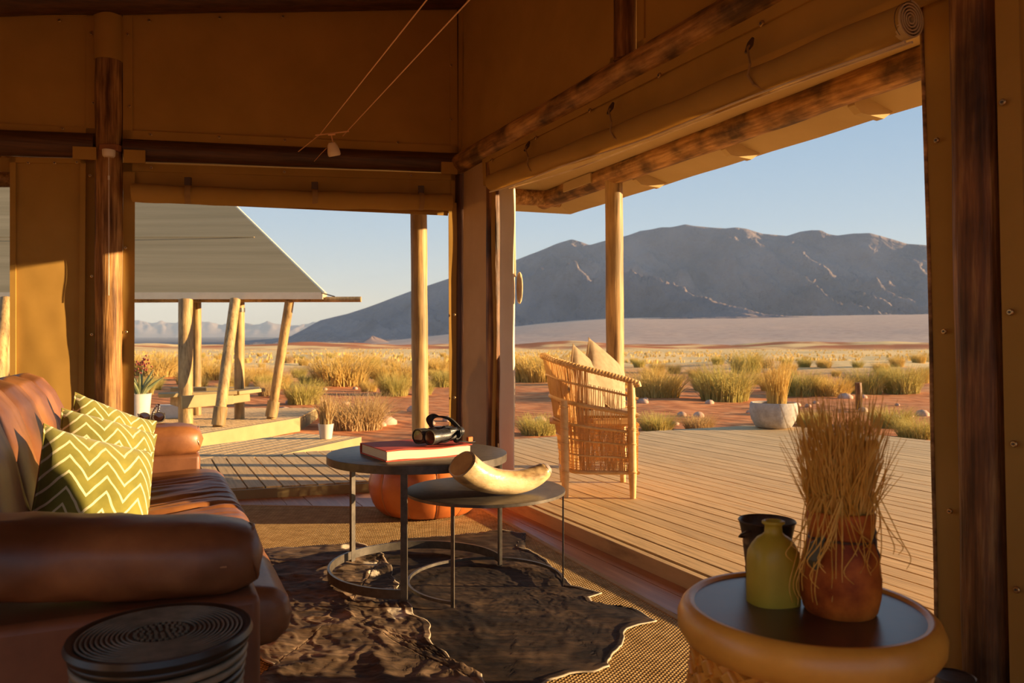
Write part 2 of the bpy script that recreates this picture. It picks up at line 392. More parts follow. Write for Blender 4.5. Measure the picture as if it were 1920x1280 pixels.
# near jamb: flap, log, wall cloth
def flap(u, v):
    xt = 1726 + (1793 - 1726) * u; xb = 1756 + (1806 - 1756) * u; y = -10 + 1320 * v
    x = xt * (1 - v) + xb * v + 5 * math.sin(v * 3.0) * (1 - u)
    p = fr(.0)(x, y); return p + nR * (.006 * noise.noise(Vector((u * 2, v * 4, 1))))
wpart('canvas_flap', MB().slab(8, 60, flap, nR * -.008), canvas, wr)
wpart('flap_hem', MB().tube([flap(0.0, i / 40) for i in range(41)], .006, 8), log_r, wr)
lt = fr(.02)(1826, 0); lb = fr(.02)(1853, 1280); dd = (lt - lb); 
wpart('post', log(MB(), lb - dd * .17, lt + dd * .3, .060, n=28, seg=50, nz=.08), log_v, wr)
sN = rpx(1892, 640, .03)[0]
wpart('canvas_panel', cloth(MB(), [RW(sN - .03, 2.28, .045), RW(5.5, 2.25, .045), RW(5.5, 0, .045), RW(sN + .02, 0, .045)], nR, hem=.06, nu=40, nv=40, sd=11, wr=.006), canvas, wr)
sM = rpx(1800, 640, -.075)[0]
wpart('sun_block_canvas', cloth(MB(), [RW(sM, 2.5, -.075), RW(5.05, 2.5, -.075), RW(5.05, -.02, -.075), RW(sM, -.02, -.075)], nR, nu=10, nv=10, wr=.004), canvas, wr)  # added layer behind the near post, keeps stray sun off its side
wpart('canvas_panel', cloth(MB(), [RW(5.0, 2.28, .045), RW(8, 2.2, .045), RW(8, 2.0, .045), RW(5.0, 2.0, .045)], nR), canvas, wr)
wpart('canvas_panel', cloth(MB(), [RW(6.9, 2.1, .045), RW(8, 2.1, .045), RW(8, 0, .045), RW(6.9, 0, .045)], nR), canvas, wr)
for x, y in ((1757, 263), (1771, 621), (1782, 958)): snap(wr, fr(.012)(x, y) - wr.location, nR, .008)
for x, y in ((1881, 192), (1895, 585), (1902, 832), (1907, 1105)): snap(wr, fr(.062)(x, y) - wr.location, nR, .009)
wpart('canvas_panel', cloth(MB(), [RW(5.2, 3.7, .03), RW(8, 3.7, .03), RW(8, 2.2, .03), RW(5.2, 2.2, .03)], nR), canvas, wr)

# wall on the left with an opening, wall behind the camera mostly open, roof
L0 = BW(4.3, 0); L1 = L0 + uR * 7.2; K1 = RW(8, 0)
wl = root('wall_left', L0.lerp(L1, .5), kind='structure')
nL = -nR
wpart('canvas_panel', cloth(MB(), [L1 + Vector((0, 0, 3.2)), L0 + Vector((0, 0, 3.2)), L0 + Vector((0, 0, 2.2)), L1 + Vector((0, 0, 2.2))], nL), canvas, wl)
wpart('canvas_panel', cloth(MB(), [L0 + uR * 1.6 + Vector((0, 0, 2.2)), L0 + Vector((0, 0, 2.2)), L0, L0 + uR * 1.6], nL), canvas, wl)
wpart('canvas_panel', cloth(MB(), [L1 + Vector((0, 0, 2.2)), L1 - uR * 2.4 + Vector((0, 0, 2.2)), L1 - uR * 2.4, L1], nL), canvas, wl)
wf = root('wall_front', L1.lerp(K1, .5), kind='structure')
nF = (C - L1); nF.z = 0; nF.normalize()
wpart('canvas_panel', cloth(MB(), [K1 + Vector((0, 0, 3.2)), L1 + Vector((0, 0, 3.2)), L1 + Vector((0, 0, 2.5)), K1 + Vector((0, 0, 2.5))], nF), canvas, wf)
rid = Vector((-1.0, 1.2, 4.9))
ce = root('ceiling', Vector((-1, 1, 3.1)), kind='structure')
cor = [BW(4.4, 3.3, -.05) , BW(-.05, 3.45, -.05), RW(8.1, 3.3, -.05), L1 + Vector((0, 0, 3.15))]
for i in range(4):
    a, b = cor[i], cor[(i + 1) % 4]
    wpart('roof_cloth', MB().slab(2, 2, lambda u, v, a=a, b=b: (a * (1 - u) + b * u) * (1 - v) + rid * v, (0, 0, .02)), canvas, ce)
wpart('fascia_beam', log(MB(), fb(.10)(-260, -12), fb(.10)(868, -20), .13, seg=20), log_b, ce)
# ------------------------------------------------------------------ verandah roof
vr = root('verandah_roof', (.8, 6, 0), label='timber and canvas verandah roof running along the open side above the deck', cat='roof')
def vpart(name, mb, mat, par=vr, **k): return wpart(name, mb, mat, par, **k)
o_c = Vector((.335, 6.94, 0)); VB = 2.34
vpart('beam', log(MB(), o_c + Vector((0, 0, VB)) - uR * .12, o_c + uR * 7.2 + Vector((0, 0, VB)), .086, n=24, seg=60, nz=.08), log_r)
vpart('beam', log(MB(), o_c + Vector((0, 0, VB)) - uB * .1, o_c + uB * 4.6 + Vector((0, 0, VB)), .080, n=24, seg=40, nz=.08), log_r)
pr = P(1153, 500, Y=6.0); pb = P(787, 500, Y=6.58)
vpart('post', log(MB(), (pr.x + .008, 6.0, DZ), (pr.x - .01, 6.0, VB - .04), .069, n=26, seg=40, nz=.05), pale_log)
vpart('post', log(MB(), (pb.x + .006, 6.58, DZ), (pb.x - .01, 6.58, VB - .04), .070, n=26, seg=40, nz=.05), pale_log)
vpart('plate', MB().bar(o_c + uR * .42 + Vector((0, 0, VB)) + nR * .088, o_c + uR * .86 + Vector((0, 0, VB)) + nR * .088, .012, .075), canvas_out)
soff = M('soffit_cloth', (.52, .37, .17), (.58, .42, .20), rough=.9, scale=2, spec=.1)
# sloping cloth: from above the wall out past the beam
def slope(off): return 2.62 - .165 * off          # height against distance out from the wall line
e1 = 1.66
cB = o_c - uB * 0; 
def outer(base_dir_n, o, u, L, name_len):
    pass
corner_in = C + Vector((0, 0, slope(0) + .1))
cx_ = o_c + (o_c - C).normalized() * .50
vpart('soffit', MB().slab(60, 8, lambda u, v: (C + uR * (7.5 * u) + Vector((0, 0, slope(0) + .06))) * (1 - v) + (cx_ + uR * (7.7 * u) + Vector((0, 0, 2.265 + .002 * math.sin(u * 60)))) * v, (0, 0, .012)), soff)
vpart('soffit', MB().slab(40, 8, lambda u, v: (C + uB * (4.4 * u) + Vector((0, 0, slope(0) + .06))) * (1 - v) + (cx_ + uB * (4.8 * u) + Vector((0, 0, 2.265))) * v, (0, 0, .012)), soff)
def rafter(base, nrm):
    a = Vector(nrm).cross(Vector((0, 0, 1))); mb = MB()
    for prof in (((0.02, 2.67), (1.14, 2.45), (1.14, 2.405), (0.02, 2.53)), ((1.31, 2.40), (1.62, 2.285), (1.53, 2.225), (1.36, 2.235), (1.31, 2.27))):
        vs = [base + nrm * off + a * sgn + Vector((0, 0, z)) for sgn in (-.022, .022) for off, z in prof]; n = len(prof)
        mb.add(vs, [tuple(range(n)), tuple(range(2 * n - 1, n - 1, -1))] + [(i, (i + 1) % n, n + (i + 1) % n, n + i) for i in range(n)])
    return mb
for s in (.25, 1.25, 2.25, 3.2, 4.2, 5.2, 6.2): vpart('rafter', rafter(C + uR * s, -nR), canvas_out, smooth=False)
for s in (.6, 1.7, 2.8, 3.9): vpart('rafter', rafter(C + uB * s, -nB), canvas_out, smooth=False)

# ------------------------------------------------------------------ rolled blinds
def spiral(c, ax, r, turns=5):
    e1_ = Vector((0, 0, 1)); e2_ = ax.cross(e1_).normalized(); vs = []; n = 120; fs = []
    for i in range(n):
        a = i / (n - 1) * turns * 2 * math.pi; rr = .008 + (r - .008) * i / (n - 1)
        for dr, da in ((-.0022, 0), (.0022, 0), (.0022, .03), (-.0022, .03)):
            q = c + (e1_ * math.cos(a) + e2_ * math.sin(a)) * (rr + dr) - ax * da; vs.append(q)
    for i in range(n - 1):
        for k in range(4): l = (k + 1) % 4; fs.append((i * 4 + k, i * 4 + l, i * 4 + 4 + l, i * 4 + 4 + k))
    return MB().add(vs, fs)
webbing = M('webbing', (.30, .17, .05), rough=.8)
cordm = M('cord', (.62, .46, .26), (.75, .58, .34), rough=.7)
darkleath = M('toggle_leather', (.07, .035, .018), rough=.5)
rb = root('rolled_blind', RW(1.7, 2.0), label='long rolled canvas blind over the wide opening to the deck, spiral end showing', cat='blind')
a0 = fr(.11)(924, 342); a1 = fr(.11)(1706, 37)
pts = [a0.lerp(a1, i / 40) - Vector((0, 0, .012 * math.sin(math.pi * i / 40))) for i in range(41)]
ax = (a1 - a0).normalized()
vpart('roll', MB().tube(pts, [.052 + .003 * math.sin(i * .9) for i in range(41)], 28, caps=False), canvas, rb)
vpart('roll_end', MB().tube([pts[-1] - ax * .012, pts[-1] - ax * .010], [.05, .05], 24), darkleath, rb)
vpart('spiral_edge', spiral(pts[-1] + ax * .004, ax, .053), canvas_out, rb)
vpart('roll_end', MB().tube([pts[0] + ax * .010, pts[0] + ax * .012], [.05, .05], 24), canvas, rb)
for x, y in ((1010, 255), (1170, 180), (1435, 70)):
    s_ = rpx(x, y)[0]; t = (s_ - rpx(924, 342)[0]) / (rpx(1706, 37)[0] - rpx(924, 342)[0]); c = a0.lerp(a1, t)
    top = RW(s_, c.z + .17, .06)
    vpart('strap', MB().tube([top, top + nR * .03 - Vector((0, 0, .03)) + ax * .006, c + nR * .058 + Vector((0, 0, .035)) - ax * .012, c + nR * .061 - ax * .02, c + nR * .05 - Vector((0, 0, .035)) - ax * .005, c - Vector((0, 0, .058)) + ax * .02], .0045, 8), webbing, rb)
    vpart('toggle', MB().tube([top + Vector((0, 0, .012)), top - Vector((0, 0, .012)) + nR * .012, top - Vector((0, 0, .045)) + nR * .03 - ax * .004], [.006, .012, .005], 8), darkleath, rb)
vpart('cord', MB().tube([p - Vector((0, 0, .060 + .006 * math.sin(i * .35))) + nR * .02 for i, p in enumerate(pts)], .0045, 8), cordm, rb)
vpart('cord', MB().tube([p - Vector((0, 0, .066 + .012 * math.sin(i * .16))) - nR * .01 for i, p in enumerate(pts[3:])], .004, 8), cordm, rb)

rb2 = root('rolled_blind', BW(1.3, 2.0), label='shorter rolled canvas blind above the square opening beside the sofa', cat='blind')
a0 = fb(.09)(248, 361); a1 = fb(.09)(846, 379)
pts = [a0.lerp(a1, i / 30) - Vector((0, 0, .010 * math.sin(math.pi * i / 30))) for i in range(31)]
ax2 = (a1 - a0).normalized()
vpart('roll', MB().tube([pts[0] - ax2 * .006] + pts + [pts[-1] + ax2 * .006], [.045] + [.057 + .003 * math.sin(i * 1.1) for i in range(31)] + [.045], 26), canvas, rb2)
vpart('hanging_cloth', cloth(MB(), quad(fb(.02), [(252, 365), (842, 380), (840, 404), (256, 378)]), nB, wr=.008, nu=30, nv=4), canvas, rb2)
for x, y in ((343, 345), (572, 352), (782, 357)):
    t = (x - 248) / 598; c = a0.lerp(a1, t)
    vpart('strap', MB().grid(14, 2, lambda u, v: c + ax2 * (.018 * (v - .5) * 2) + nB * (.0615 * math.sin(u * 3.3 - .1)) + Vector((0, 0, .0615 * math.cos(u * 3.3 - .1)))), webbing, rb2)
    vpart('buckle', MB().box(c + Vector((0, 0, .078)) + nB * .02, (.04, .02, .05)), darkleath, rb2)

# rope coil on the jamb
rc = root('rope_coil', fr(-.06)(970, 540), label='coil of cream cord hanging on the canvas strip beside the opening', cat='rope')
cb = fr(-.03)(966, 540)
top = fr(-.03)(964, 356)
vpart('cord', MB().tube([top, cb + Vector((0, 0, .07))], .005, 8), cordm, rc)
for k in range(7):
    ln = []
    for i in range(24):
        a = 2 * math.pi * i / 24
        ln.append(cb + ax * (-.0) + uR * (.030 + (.004 + .0042 * k) * math.cos(a)) - nR * (.010 + .004 * (k % 4)) + Vector((0, 0, -.0 + (.085 + .004 * (k % 3)) * math.sin(a))))
    vpart('loop', MB().tube(ln, .0055, 8, closed=True), cordm, rc)

# ------------------------------------------------------------------ ground
def smooth(a, b, x): t = max(0, min(1, (x - a) / (b - a))); return t * t * (3 - 2 * t)
def gz(X, Y):
    d = math.hypot(X, Y)
    z = -.42 + .10 * noise.noise(Vector((X * .22, Y * .22, 0))) + .05 * noise.noise(Vector((X * .7, Y * .7, 3)))
    z += .55 * smooth(12, 70, d) * noise.noise(Vector((X * .06, Y * .045, 7)))
    z += 1.2 * smooth(60, 250, d) * (noise.noise(Vector((X * .012, Y * .012, 2))) - .25)
    # low dune ridges out on the plain
    rgd = smooth(420, 560, d) * (1 - smooth(640, 900, d))
    z += rgd * max(0, (3.2 + 3.5 * noise.noise(Vector((X * .012, Y * .006, 9))) + 2 * noise.noise(Vector((X * .03, Y * .02, 4)))))
    z += .048 * smooth(700, 1500, d) * (d - 750) * smooth(-.25, .22, math.atan2(X, Y) + .05)
    return z
sand = bpy.data.materials.new('desert_ground'); sand.use_nodes = True
n = sand.node_tree; Lk = n.links.new; bs = n.nodes['Principled BSDF']; bs.inputs['Roughness'].default_value = .95; bs.inputs['Specular IOR Level'].default_value = .1
tcn = n.nodes.new('ShaderNodeTexCoord'); ln_ = n.nodes.new('ShaderNodeVectorMath'); ln_.operation = 'LENGTH'; Lk(tcn.outputs['Object'], ln_.inputs[0])
nz1 = n.nodes.new('ShaderNodeTexNoise'); nz1.inputs['Scale'].default_value = .045; nz1.inputs['Detail'].default_value = 6; Lk(tcn.outputs['Object'], nz1.inputs['Vector'])
nz2 = n.nodes.new('ShaderNodeTexNoise'); nz2.inputs['Scale'].default_value = 2.2; nz2.inputs['Detail'].default_value = 8; Lk(tcn.outputs['Object'], nz2.inputs['Vector'])
def ramp(src, stops):
    r = n.nodes.new('ShaderNodeValToRGB'); c = r.color_ramp
    while len(c.elements) < len(stops): c.elements.new(.5)
    for e, (p, q) in zip(c.elements, stops): e.position = p; e.color = (*q, 1)
    Lk(src, r.inputs[0]); return r.outputs[0]
near = ramp(nz2.outputs[0], [(.3, (.38, .13, .045)), (.5, (.60, .22, .075)), (.72, (.70, .32, .13))])
midc = ramp(nz2.outputs[0], [(.3, (.74, .50, .20)), (.6, (.90, .63, .28))])
fan = ramp(nz1.outputs[0], [(.35, (.50, .36, .28)), (.55, (.60, .45, .34)), (.7, (.46, .33, .25))])
red = ramp(nz2.outputs[0], [(.35, (.42, .14, .055)), (.65, (.52, .20, .085))])
def mixc(f, a, b):
    m = n.nodes.new('ShaderNodeMix'); m.data_type = 'RGBA'; Lk(f, m.inputs[0]); Lk(a, m.inputs[6]); Lk(b, m.inputs[7]); return m.outputs[2]
def mr(src, a, b, c=0, d=1):
    m = n.nodes.new('ShaderNodeMapRange'); m.inputs[1].default_value = a; m.inputs[2].default_value = b; m.inputs[3].default_value = c; m.inputs[4].default_value = d; Lk(src, m.inputs[0]); return m.outputs[0]
def mul(a, b, op='MULTIPLY'):
    m = n.nodes.new('ShaderNodeMath'); m.operation = op; Lk(a, m.inputs[0]); Lk(b, m.inputs[1]); m.use_clamp = True; return m.outputs[0]
dist = ln_.outputs['Value']
wob = mr(nz1.outputs[0], .3, .7, -18, 18)
dw = n.nodes.new('ShaderNodeMath'); dw.operation = 'ADD'; Lk(dist, dw.inputs[0]); Lk(wob, dw.inputs[1]); dw = dw.outputs[0]
c = mixc(mr(dw, 30, 60), near, midc)
nzd = n.nodes.new('ShaderNodeTexNoise'); nzd.inputs['Scale'].default_value = .018; nzd.inputs['Detail'].default_value = 6; Lk(tcn.outputs['Object'], nzd.inputs['Vector'])
band = mul(mul(mr(dist, 430, 480), mr(dist, 800, 720)), mr(nzd.outputs[0], .40, .50))
c = mixc(band, c, red)
c = mixc(mr(dist, 760, 900), c, fan)
Lk(c, bs.inputs['Base Color'])
wv = n.nodes.new('ShaderNodeTexWave'); wv.inputs['Scale'].default_value = 1.3; wv.inputs['Distortion'].default_value = 3; wv.inputs['Detail'].default_value = 2; wv.bands_direction = 'DIAGONAL'
Lk(tcn.outputs['Object'], wv.inputs['Vector'])
b1_ = n.nodes.new('ShaderNodeBump'); b1_.inputs['Strength'].default_value = .35; b1_.inputs['Distance'].default_value = .05; Lk(nz2.outputs[0], b1_.inputs['Height'])
b2_ = n.nodes.new('ShaderNodeBump'); b2_.inputs['Strength'].default_value = .25; b2_.inputs['Distance'].default_value = .04; Lk(wv.outputs[1], b2_.inputs['Height']); Lk(b1_.outputs[0], b2_.inputs['Normal'])
Lk(b2_.outputs[0], bs.inputs['Normal'])
rs = [3.0]
while rs[-1] < 3500: rs.append(rs[-1] * 1.028)
NA = 260
def gfn(u, v):
    r = rs[int(round(u * (len(rs) - 1)))]; a = R(-72 + 144 * v); X, Y = r * math.sin(a), r * math.cos(a)
    return (X, Y, gz(X, Y))
gm = MB().grid(len(rs), NA, gfn)
part('ground', gm, sand, kind='structure', ang=180)
gm = MB().prism([(-3, -9), (9, -9), (9, 3), (2, 3), (-3, 6), (-9, 3), (-9, -9)], -.6, -.45); part('ground', gm, sand, kind='structure', smooth=False)
gm = MB().grid(12, 40, lambda u, v: ((3 + 2600 * u * u) * math.sin(R(72 + 216 * v)), (3 + 2600 * u * u) * math.cos(R(72 + 216 * v)), -.42)); part('ground', gm, sand, kind='structure', ang=180)

# ------------------------------------------------------------------ mountains
rock = M('mountain_rock', (.17, .145, .145), (.30, .245, .235), rough=1, scale=.0022, detail=10, spec=.0, bump=1.0, bscale=.012, bdist=45, pos=(.35, .65))
rock_far = M('far_rock', (.26, .25, .27), (.32, .30, .32), rough=1, scale=.0006, spec=0)
sky_l = [(440, 640), (520, 634), (545, 630), (575, 614), (600, 600), (625, 594), (650, 588), (690, 575), (730, 560), (770, 545), (840, 522), (900, 506), (968, 486), (1010, 470), (1045, 455), (1072, 447), (1090, 452), (1105, 458), (1135, 449), (1175, 440), (1200, 431), (1222, 428), (1240, 424), (1258, 424), (1285, 419), (1300, 422), (1330, 425), (1360, 427), (1380, 425), (1400, 428), (1430, 437), (1452, 439), (1475, 441), (1500, 433), (1520, 430), (1540, 430), (1552, 437), (1570, 440), (1600, 436), (1630, 435), (1650, 440), (1680, 449), (1700, 456), (1740, 459), (1790, 470), (1880, 520), (1980, 575), (2100, 615), (2500, 635), (2800, 642)]
foot_l = [(440, 642), (600, 641), (700, 640), (840, 634), (968, 618), (1100, 607), (1200, 600), (1300, 597), (1500, 600), (1740, 606), (2000, 612), (2800, 640)]
def lerp_l(L_, x):
    for (a, b), (c_, d) in zip(L_, L_[1:]):
        if x <= c_: return b + (d - b) * (x - a) / (c_ - a)
    return L_[-1][1]
def rg(p, o=5):
    s = 0; a = 1; f = 1; t = 0
    for i in range(o):
        v = 1 - abs(2 * noise.noise(p * f)); s += a * v * v; t += a; a *= .5; f *= 2.1
    return s / t
def mtn(u, v):
    x = 440 + 2360 * u
    Yr = 5700 - (x - 440) * 1.12
    Yr = max(Yr, 2900); Yf = Yr * .60
    zr = H + (HY - lerp_l(sky_l, x)) * Yr / F; zf = H + (HY - lerp_l(foot_l, x)) * Yf / F
    k = (x - 960) / F
    if v <= .8:
        t = v / .8; Y = Yf + (Yr - Yf) * t
        hf = (.30 * t + .70 * t ** 2.0)
        z = zf + (zr - zf) * hf
        am = (zr - zf) * 1.0 * math.sin(math.pi * min(1, t * 1.0)) ** .8 * smooth(0.02, .3, t)
        px = k * Y
        z += am * (rg(Vector((px * .0011 + Y * .0006, t * .7 + px * .0002, 1.3))) - .62)
        z += (zr - zf) * .30 * smooth(0.05, .4, t) * (1 - smooth(.92, 1, t)) * (rg(Vector((px * .0030 + Y * .0012, Y * .0016, 5))) - .55)
        # never rise above the skyline
        lim = H + (zr - H) * Y / Yr * (1 - .02 * (1 - t))
        z = min(z, lim)
    else:
        t = (v - .8) / .2; Y = Yr + 1600 * t; z = zr - zr * .9 * t
    return (k * Y, Y, z - 3 * (1 - smooth(0, .03, v)) * 8)
part('mountain_range', MB().grid(560, 150, mtn), rock, label='long rugged grey mountain range rising behind the desert plain', cat='mountain', ang=180)
def far(u, v):
    x = -500 + 1300 * u; Y = 14000 + 2500 * v
    h = 628 - (20 + 13 * rg(Vector((x * .008, 3, 2)), 4)) * (1 if x < 600 else max(0, 1 - (x - 600) / 150))
    if x > 560: h = h + 0
    zt = H + (HY - h) * 14800 / F; zb = H + (HY - 631) * 14000 / F
    s_ = math.sin(min(1, v * 1.4) * math.pi / 2)
    z = zb + (zt - zb) * s_ + 90 * (rg(Vector((x * .03, v * 2, 7)), 4) - .5) * math.sin(math.pi * min(1, v))
    return ((x - 960) / F * Y, Y, z if v > 0 else -40)
part('mountain_range', MB().grid(300, 24, far), rock_far, label='pale hazy blue mountains far away on the horizon behind the neighbouring tent', cat='mountain', ang=180)
plain_far = M('far_plain', (.15, .14, .14), (.19, .17, .165), rough=1, scale=.001, spec=0)
part('ground', MB().grid(20, 20, lambda u, v: (-9500 + 9000 * u + 2000 * v * u, 2200 + 11500 * v, -3 + 185 * v ** 1.3 - 20 * (1 - u))), plain_far, kind='structure', ang=180)
hc = P(698, 640, Y=1900)
part('hill', MB().grid(40, 16, lambda u, v: (hc.x + 130 * (1 - v) * math.cos(6.2832 * u) * (1 + .25 * noise.noise(Vector((math.cos(6.28 * u), math.sin(6.28 * u), v * 2)))), hc.y + 130 * (1 - v) * math.sin(6.2832 * u), -8 + 36 * v ** 1.8 + 4 * noise.noise(Vector((v * 4, u * 8, 2)))), cu=True), M('hill_rock', (.30, .22, .19), rough=1), label='small cone-shaped hill at the foot of the long mountain range', cat='hill')

# ------------------------------------------------------------------ grass
grass_y = M('grass_yellow', (.74, .52, .14), (.90, .70, .26), rough=.7, scale=3, spec=.2)
grass_g = M('grass_green', (.50, .46, .13), (.74, .63, .22), rough=.7, scale=3, spec=.2)
grass_d = M('grass_dry', (.55, .38, .18), (.74, .55, .28), rough=.8, scale=3, spec=.2)
for g_ in (grass_y, grass_g, grass_d): addtrans(g_, (.75, .58, .2), .35)
def blades(nb, rad, hgt, spread, curl=.5, wd=.006, seg=4, rnd=None, base=.4):
    rd = rnd or random; vs = []; fs = []
    for _ in range(nb):
        a = rd.uniform(0, 6.283); r = rad * math.sqrt(rd.random()) * base
        x0, y0 = r * math.cos(a), r * math.sin(a); b = a + rd.gauss(0, .7)
        h = hgt * rd.uniform(.5, 1.0); sp = spread * rd.uniform(.1, 1) ; cu = rd.uniform(-curl, curl)
        dx, dy = math.cos(b), math.sin(b); o = len(vs)
        px, py = -dy, dx
        for i in range(seg + 1):
            t = i / seg; ww = wd * (1 - t * .8)
            X = x0 + dx * sp * t ** 1.7 + px * cu * h * .25 * t * t; Yy = y0 + dy * sp * t ** 1.7 + py * cu * h * .25 * t * t
            Z = h * (t - .12 * t * t * min(2, sp / max(h, .01)))
            vs += [(X - px * ww, Yy - py * ww, Z), (X + px * ww, Yy + py * ww, Z), (X + dx * ww, Yy + dy * ww, Z)]
        for i in range(seg):
            q = o + i * 3
            for k in range(3): l = (k + 1) % 3; fs.append((q + k, q + l, q + 3 + l, q + 3 + k))
    return MB().add(vs, fs)
def mesh_of(mb, mat, name='grass_tuft'):
    me = bpy.data.meshes.new(name); me.from_pydata(mb.v, [], mb.f); me.update()
    me.polygons.foreach_set('use_smooth', [True] * len(me.polygons)); me.materials.append(mat); return me
tuf = {}
for k, (mt, sd) in enumerate(((grass_y, 1), (grass_g, 2), (grass_d, 3), (grass_y, 4), (grass_g, 5))):
    tuf[k] = mesh_of(blades(650, .62, .95, .62, wd=.0085, rnd=random.Random(sd), base=.75), mt)
def place(me, name, x, y, z, s, rz, label=None, cat='grass', group=None, sz=None):
    o = bpy.data.objects.new(name, me); COL.objects.link(o); o.location = (x, y, z); o.scale = (s, s, sz or s); o.rotation_euler = (0, 0, rz)
    return tag(o, label, cat, group)
def ground_hit(px, py):
    k = (px - 960) / F; Y = 5.0
    while Y < 900:
        z = gz(k * Y, Y)
        if (H - z) / Y * F + HY <= py: return Vector((k * Y, Y, z))
        Y *= 1.01
    return Vector((k * Y, Y, gz(k * Y, Y)))
bigpos = []
big = [  # px, base py, width px, kind, label
 (1358, 752, 105, 1, 'broad green-gold grass clump behind the pale stone bowl planter, on its camera-left side'),
 (1232, 808, 70, 1, 'green tuft pressed against the deck edge just beside the wicker armchair'),
 (1232, 745, 100, 0, 'golden tussock between the verandah post and the bowl planter'),
 (1010, 815, 80, 1, 'low grey-green tuft at the deck edge behind the wicker chair back'),
 (1500, 742, 70, 1, 'grass clump just past the bowl planter, beside the row of tall tussocks'),
 (1560, 742, 75, 0, 'golden tussock in the middle of the row beyond the bowl planter'),
 (1622, 738, 70, 1, 'tall upright green tussock right behind the short wooden stake'),
 (1690, 738, 75, 1, 'tall tussock behind the stake on the side of the near log post'),
 (1672, 803, 80, 1, 'bright yellow-green clump standing just past the stake near the deck corner'),
 (1522, 800, 62, 1, 'small green tuft touching the deck edge next to the bowl planter'),
 (1720, 822, 80, 1, 'low sparse tuft at the deck edge by the canvas flap of the near post'),
 (1310, 806, 60, 2, 'thin dry straw stalks at the deck edge in front of the broad green-gold clump'),
 (1400, 700, 60, 1, 'small far clump above the bowl planter'),
 (665, 805, 125, 2, 'big tangled dry bush between the leaning strut and the verandah post'),
 (570, 758, 70, 1, 'grey-green tussock just past the outer leaning strut of the neighbouring tent'),
 (640, 722, 120, 0, 'wide yellow clump behind the big tangled dry bush'),
 (740, 722, 90, 0, 'yellow clump beside the round verandah post'),
 (395, 712, 80, 0, 'round golden tussock framed between the thick post and the first leaning strut'),
 (290, 705, 90, 0, 'golden clump behind the potted aloe'),
 (480, 715, 60, 0, 'pale yellow clump between the two leaning struts'),
 (820, 700, 60, 0, 'yellow tussock in the gap between verandah post and dark corner post'),
 (830, 725, 50, 1, 'small green-yellow tuft low in the gap beside the dark corner post'),
 (1010, 715, 110, 0, 'wide golden clump between the cord coil strip and the chair cushions'),
]
for i, (px, py, wpx, k, lb_) in enumerate(big):
    g = ground_hit(px, py); s = wpx * g.y / F / 1.15
    bigpos.append((g.x, g.y, s))
    place(tuf[k], 'grass_tuft', g.x, g.y, g.z - .03, s, random.uniform(0, 6), lb_, 'grass', None, s * (.95 if k == 1 and py < 760 else .72))
rd = random.Random(21)
GL = 'small far grass tussock on the desert, one of many alike dotting the sand'
seen_ = list(bigpos)
for i in range(420):
    px = rd.choice([rd.uniform(255, 850), rd.uniform(965, 1752)]); py = 668 + 75 * rd.random() ** 1.5
    if px > 965: py = 680 + 60 * rd.random() ** 1.3
    g = ground_hit(px, py); s = rd.uniform(.40, .85)
    if g.y > 130 or g.y < 12 or len(seen_) > 150 or any((g.x - a_) ** 2 + (g.y - b_) ** 2 < (.62 * (s + c_)) ** 2 for a_, b_, c_ in seen_): continue
    seen_.append((g.x, g.y, s))
    place(tuf[rd.choice([0, 0, 3, 1, 4, 2])], 'grass_tuft', g.x, g.y, g.z - .03, s, rd.uniform(0, 6), GL, 'grass', 'grass tussocks dotting the sand')
# farther grass as one uncountable sward
vs = MB(); rd = random.Random(5)
for i in range(4200):
    a = R(rd.uniform(-38, 40)); d = 60 + 340 * rd.random() ** 1.2; X, Y = d * math.sin(a), d * math.cos(a); z = gz(X, Y); s = rd.uniform(.22, .5)
    for q in range(5):
        b = rd.uniform(0, 3.14); t = rd.uniform(0, .3) * s
        ox, oy = X + rd.uniform(-.4, .4) * s, Y + rd.uniform(-.4, .4) * s
        vs.add([(ox - .22 * s * math.cos(b), oy - .22 * s * math.sin(b), z), (ox + .22 * s * math.cos(b), oy + .22 * s * math.sin(b), z), (ox + t, oy + .1 * s, z + s), (ox, oy + .2 * s, z + .4 * s)], [(0, 1, 2), (1, 3, 2), (0, 2, 3)])
part('distant_grass', vs, grass_y, smooth=False, label='sparse yellow grass covering the plain up to the red dunes', cat='grass', kind='stuff')
# stones
stone_m = M('stone', (.42, .24, .15), (.60, .42, .30), rough=.9, scale=4, bump=.4, rnd=.15)
rd = random.Random(9)
def stone(r):
    return MB().grid(9, 6, lambda u, v: (r * math.sin(v * 3.1416) * math.cos(u * 6.2832) * (1 + .3 * noise.noise(Vector((u * 5, v * 3, r * 40)))), r * .8 * math.sin(v * 3.1416) * math.sin(u * 6.2832), r * .6 * math.cos(v * 3.1416)), cu=True)
sm = [mesh_of(stone(r), stone_m, 'stone') for r in (.07, .11, .16)]
for i in range(70):
    px = rd.choice([rd.uniform(500, 850), rd.uniform(965, 1750), rd.uniform(1200, 1750)]); py = rd.uniform(715, 800); g = ground_hit(px, py)
    if g.y < 11: continue
    place(rd.choice(sm), 'stone', g.x, g.y, g.z + .02, rd.uniform(.6, 1.4), rd.uniform(0, 6), 'small pale stone lying on the red sand among the tussocks', 'stone', 'stones scattered on the sand')
# stake
g = ground_hit(1611, 768)
part('wooden_stake', log(MB(), (g.x, g.y, g.z - .1), (g.x - .02, g.y, g.z + 50 * g.y / F), 6.0 * g.y / F, n=12, seg=8, nz=.15), log_v, label='short weathered wooden stake standing in the sand beyond the deck', cat='stake')

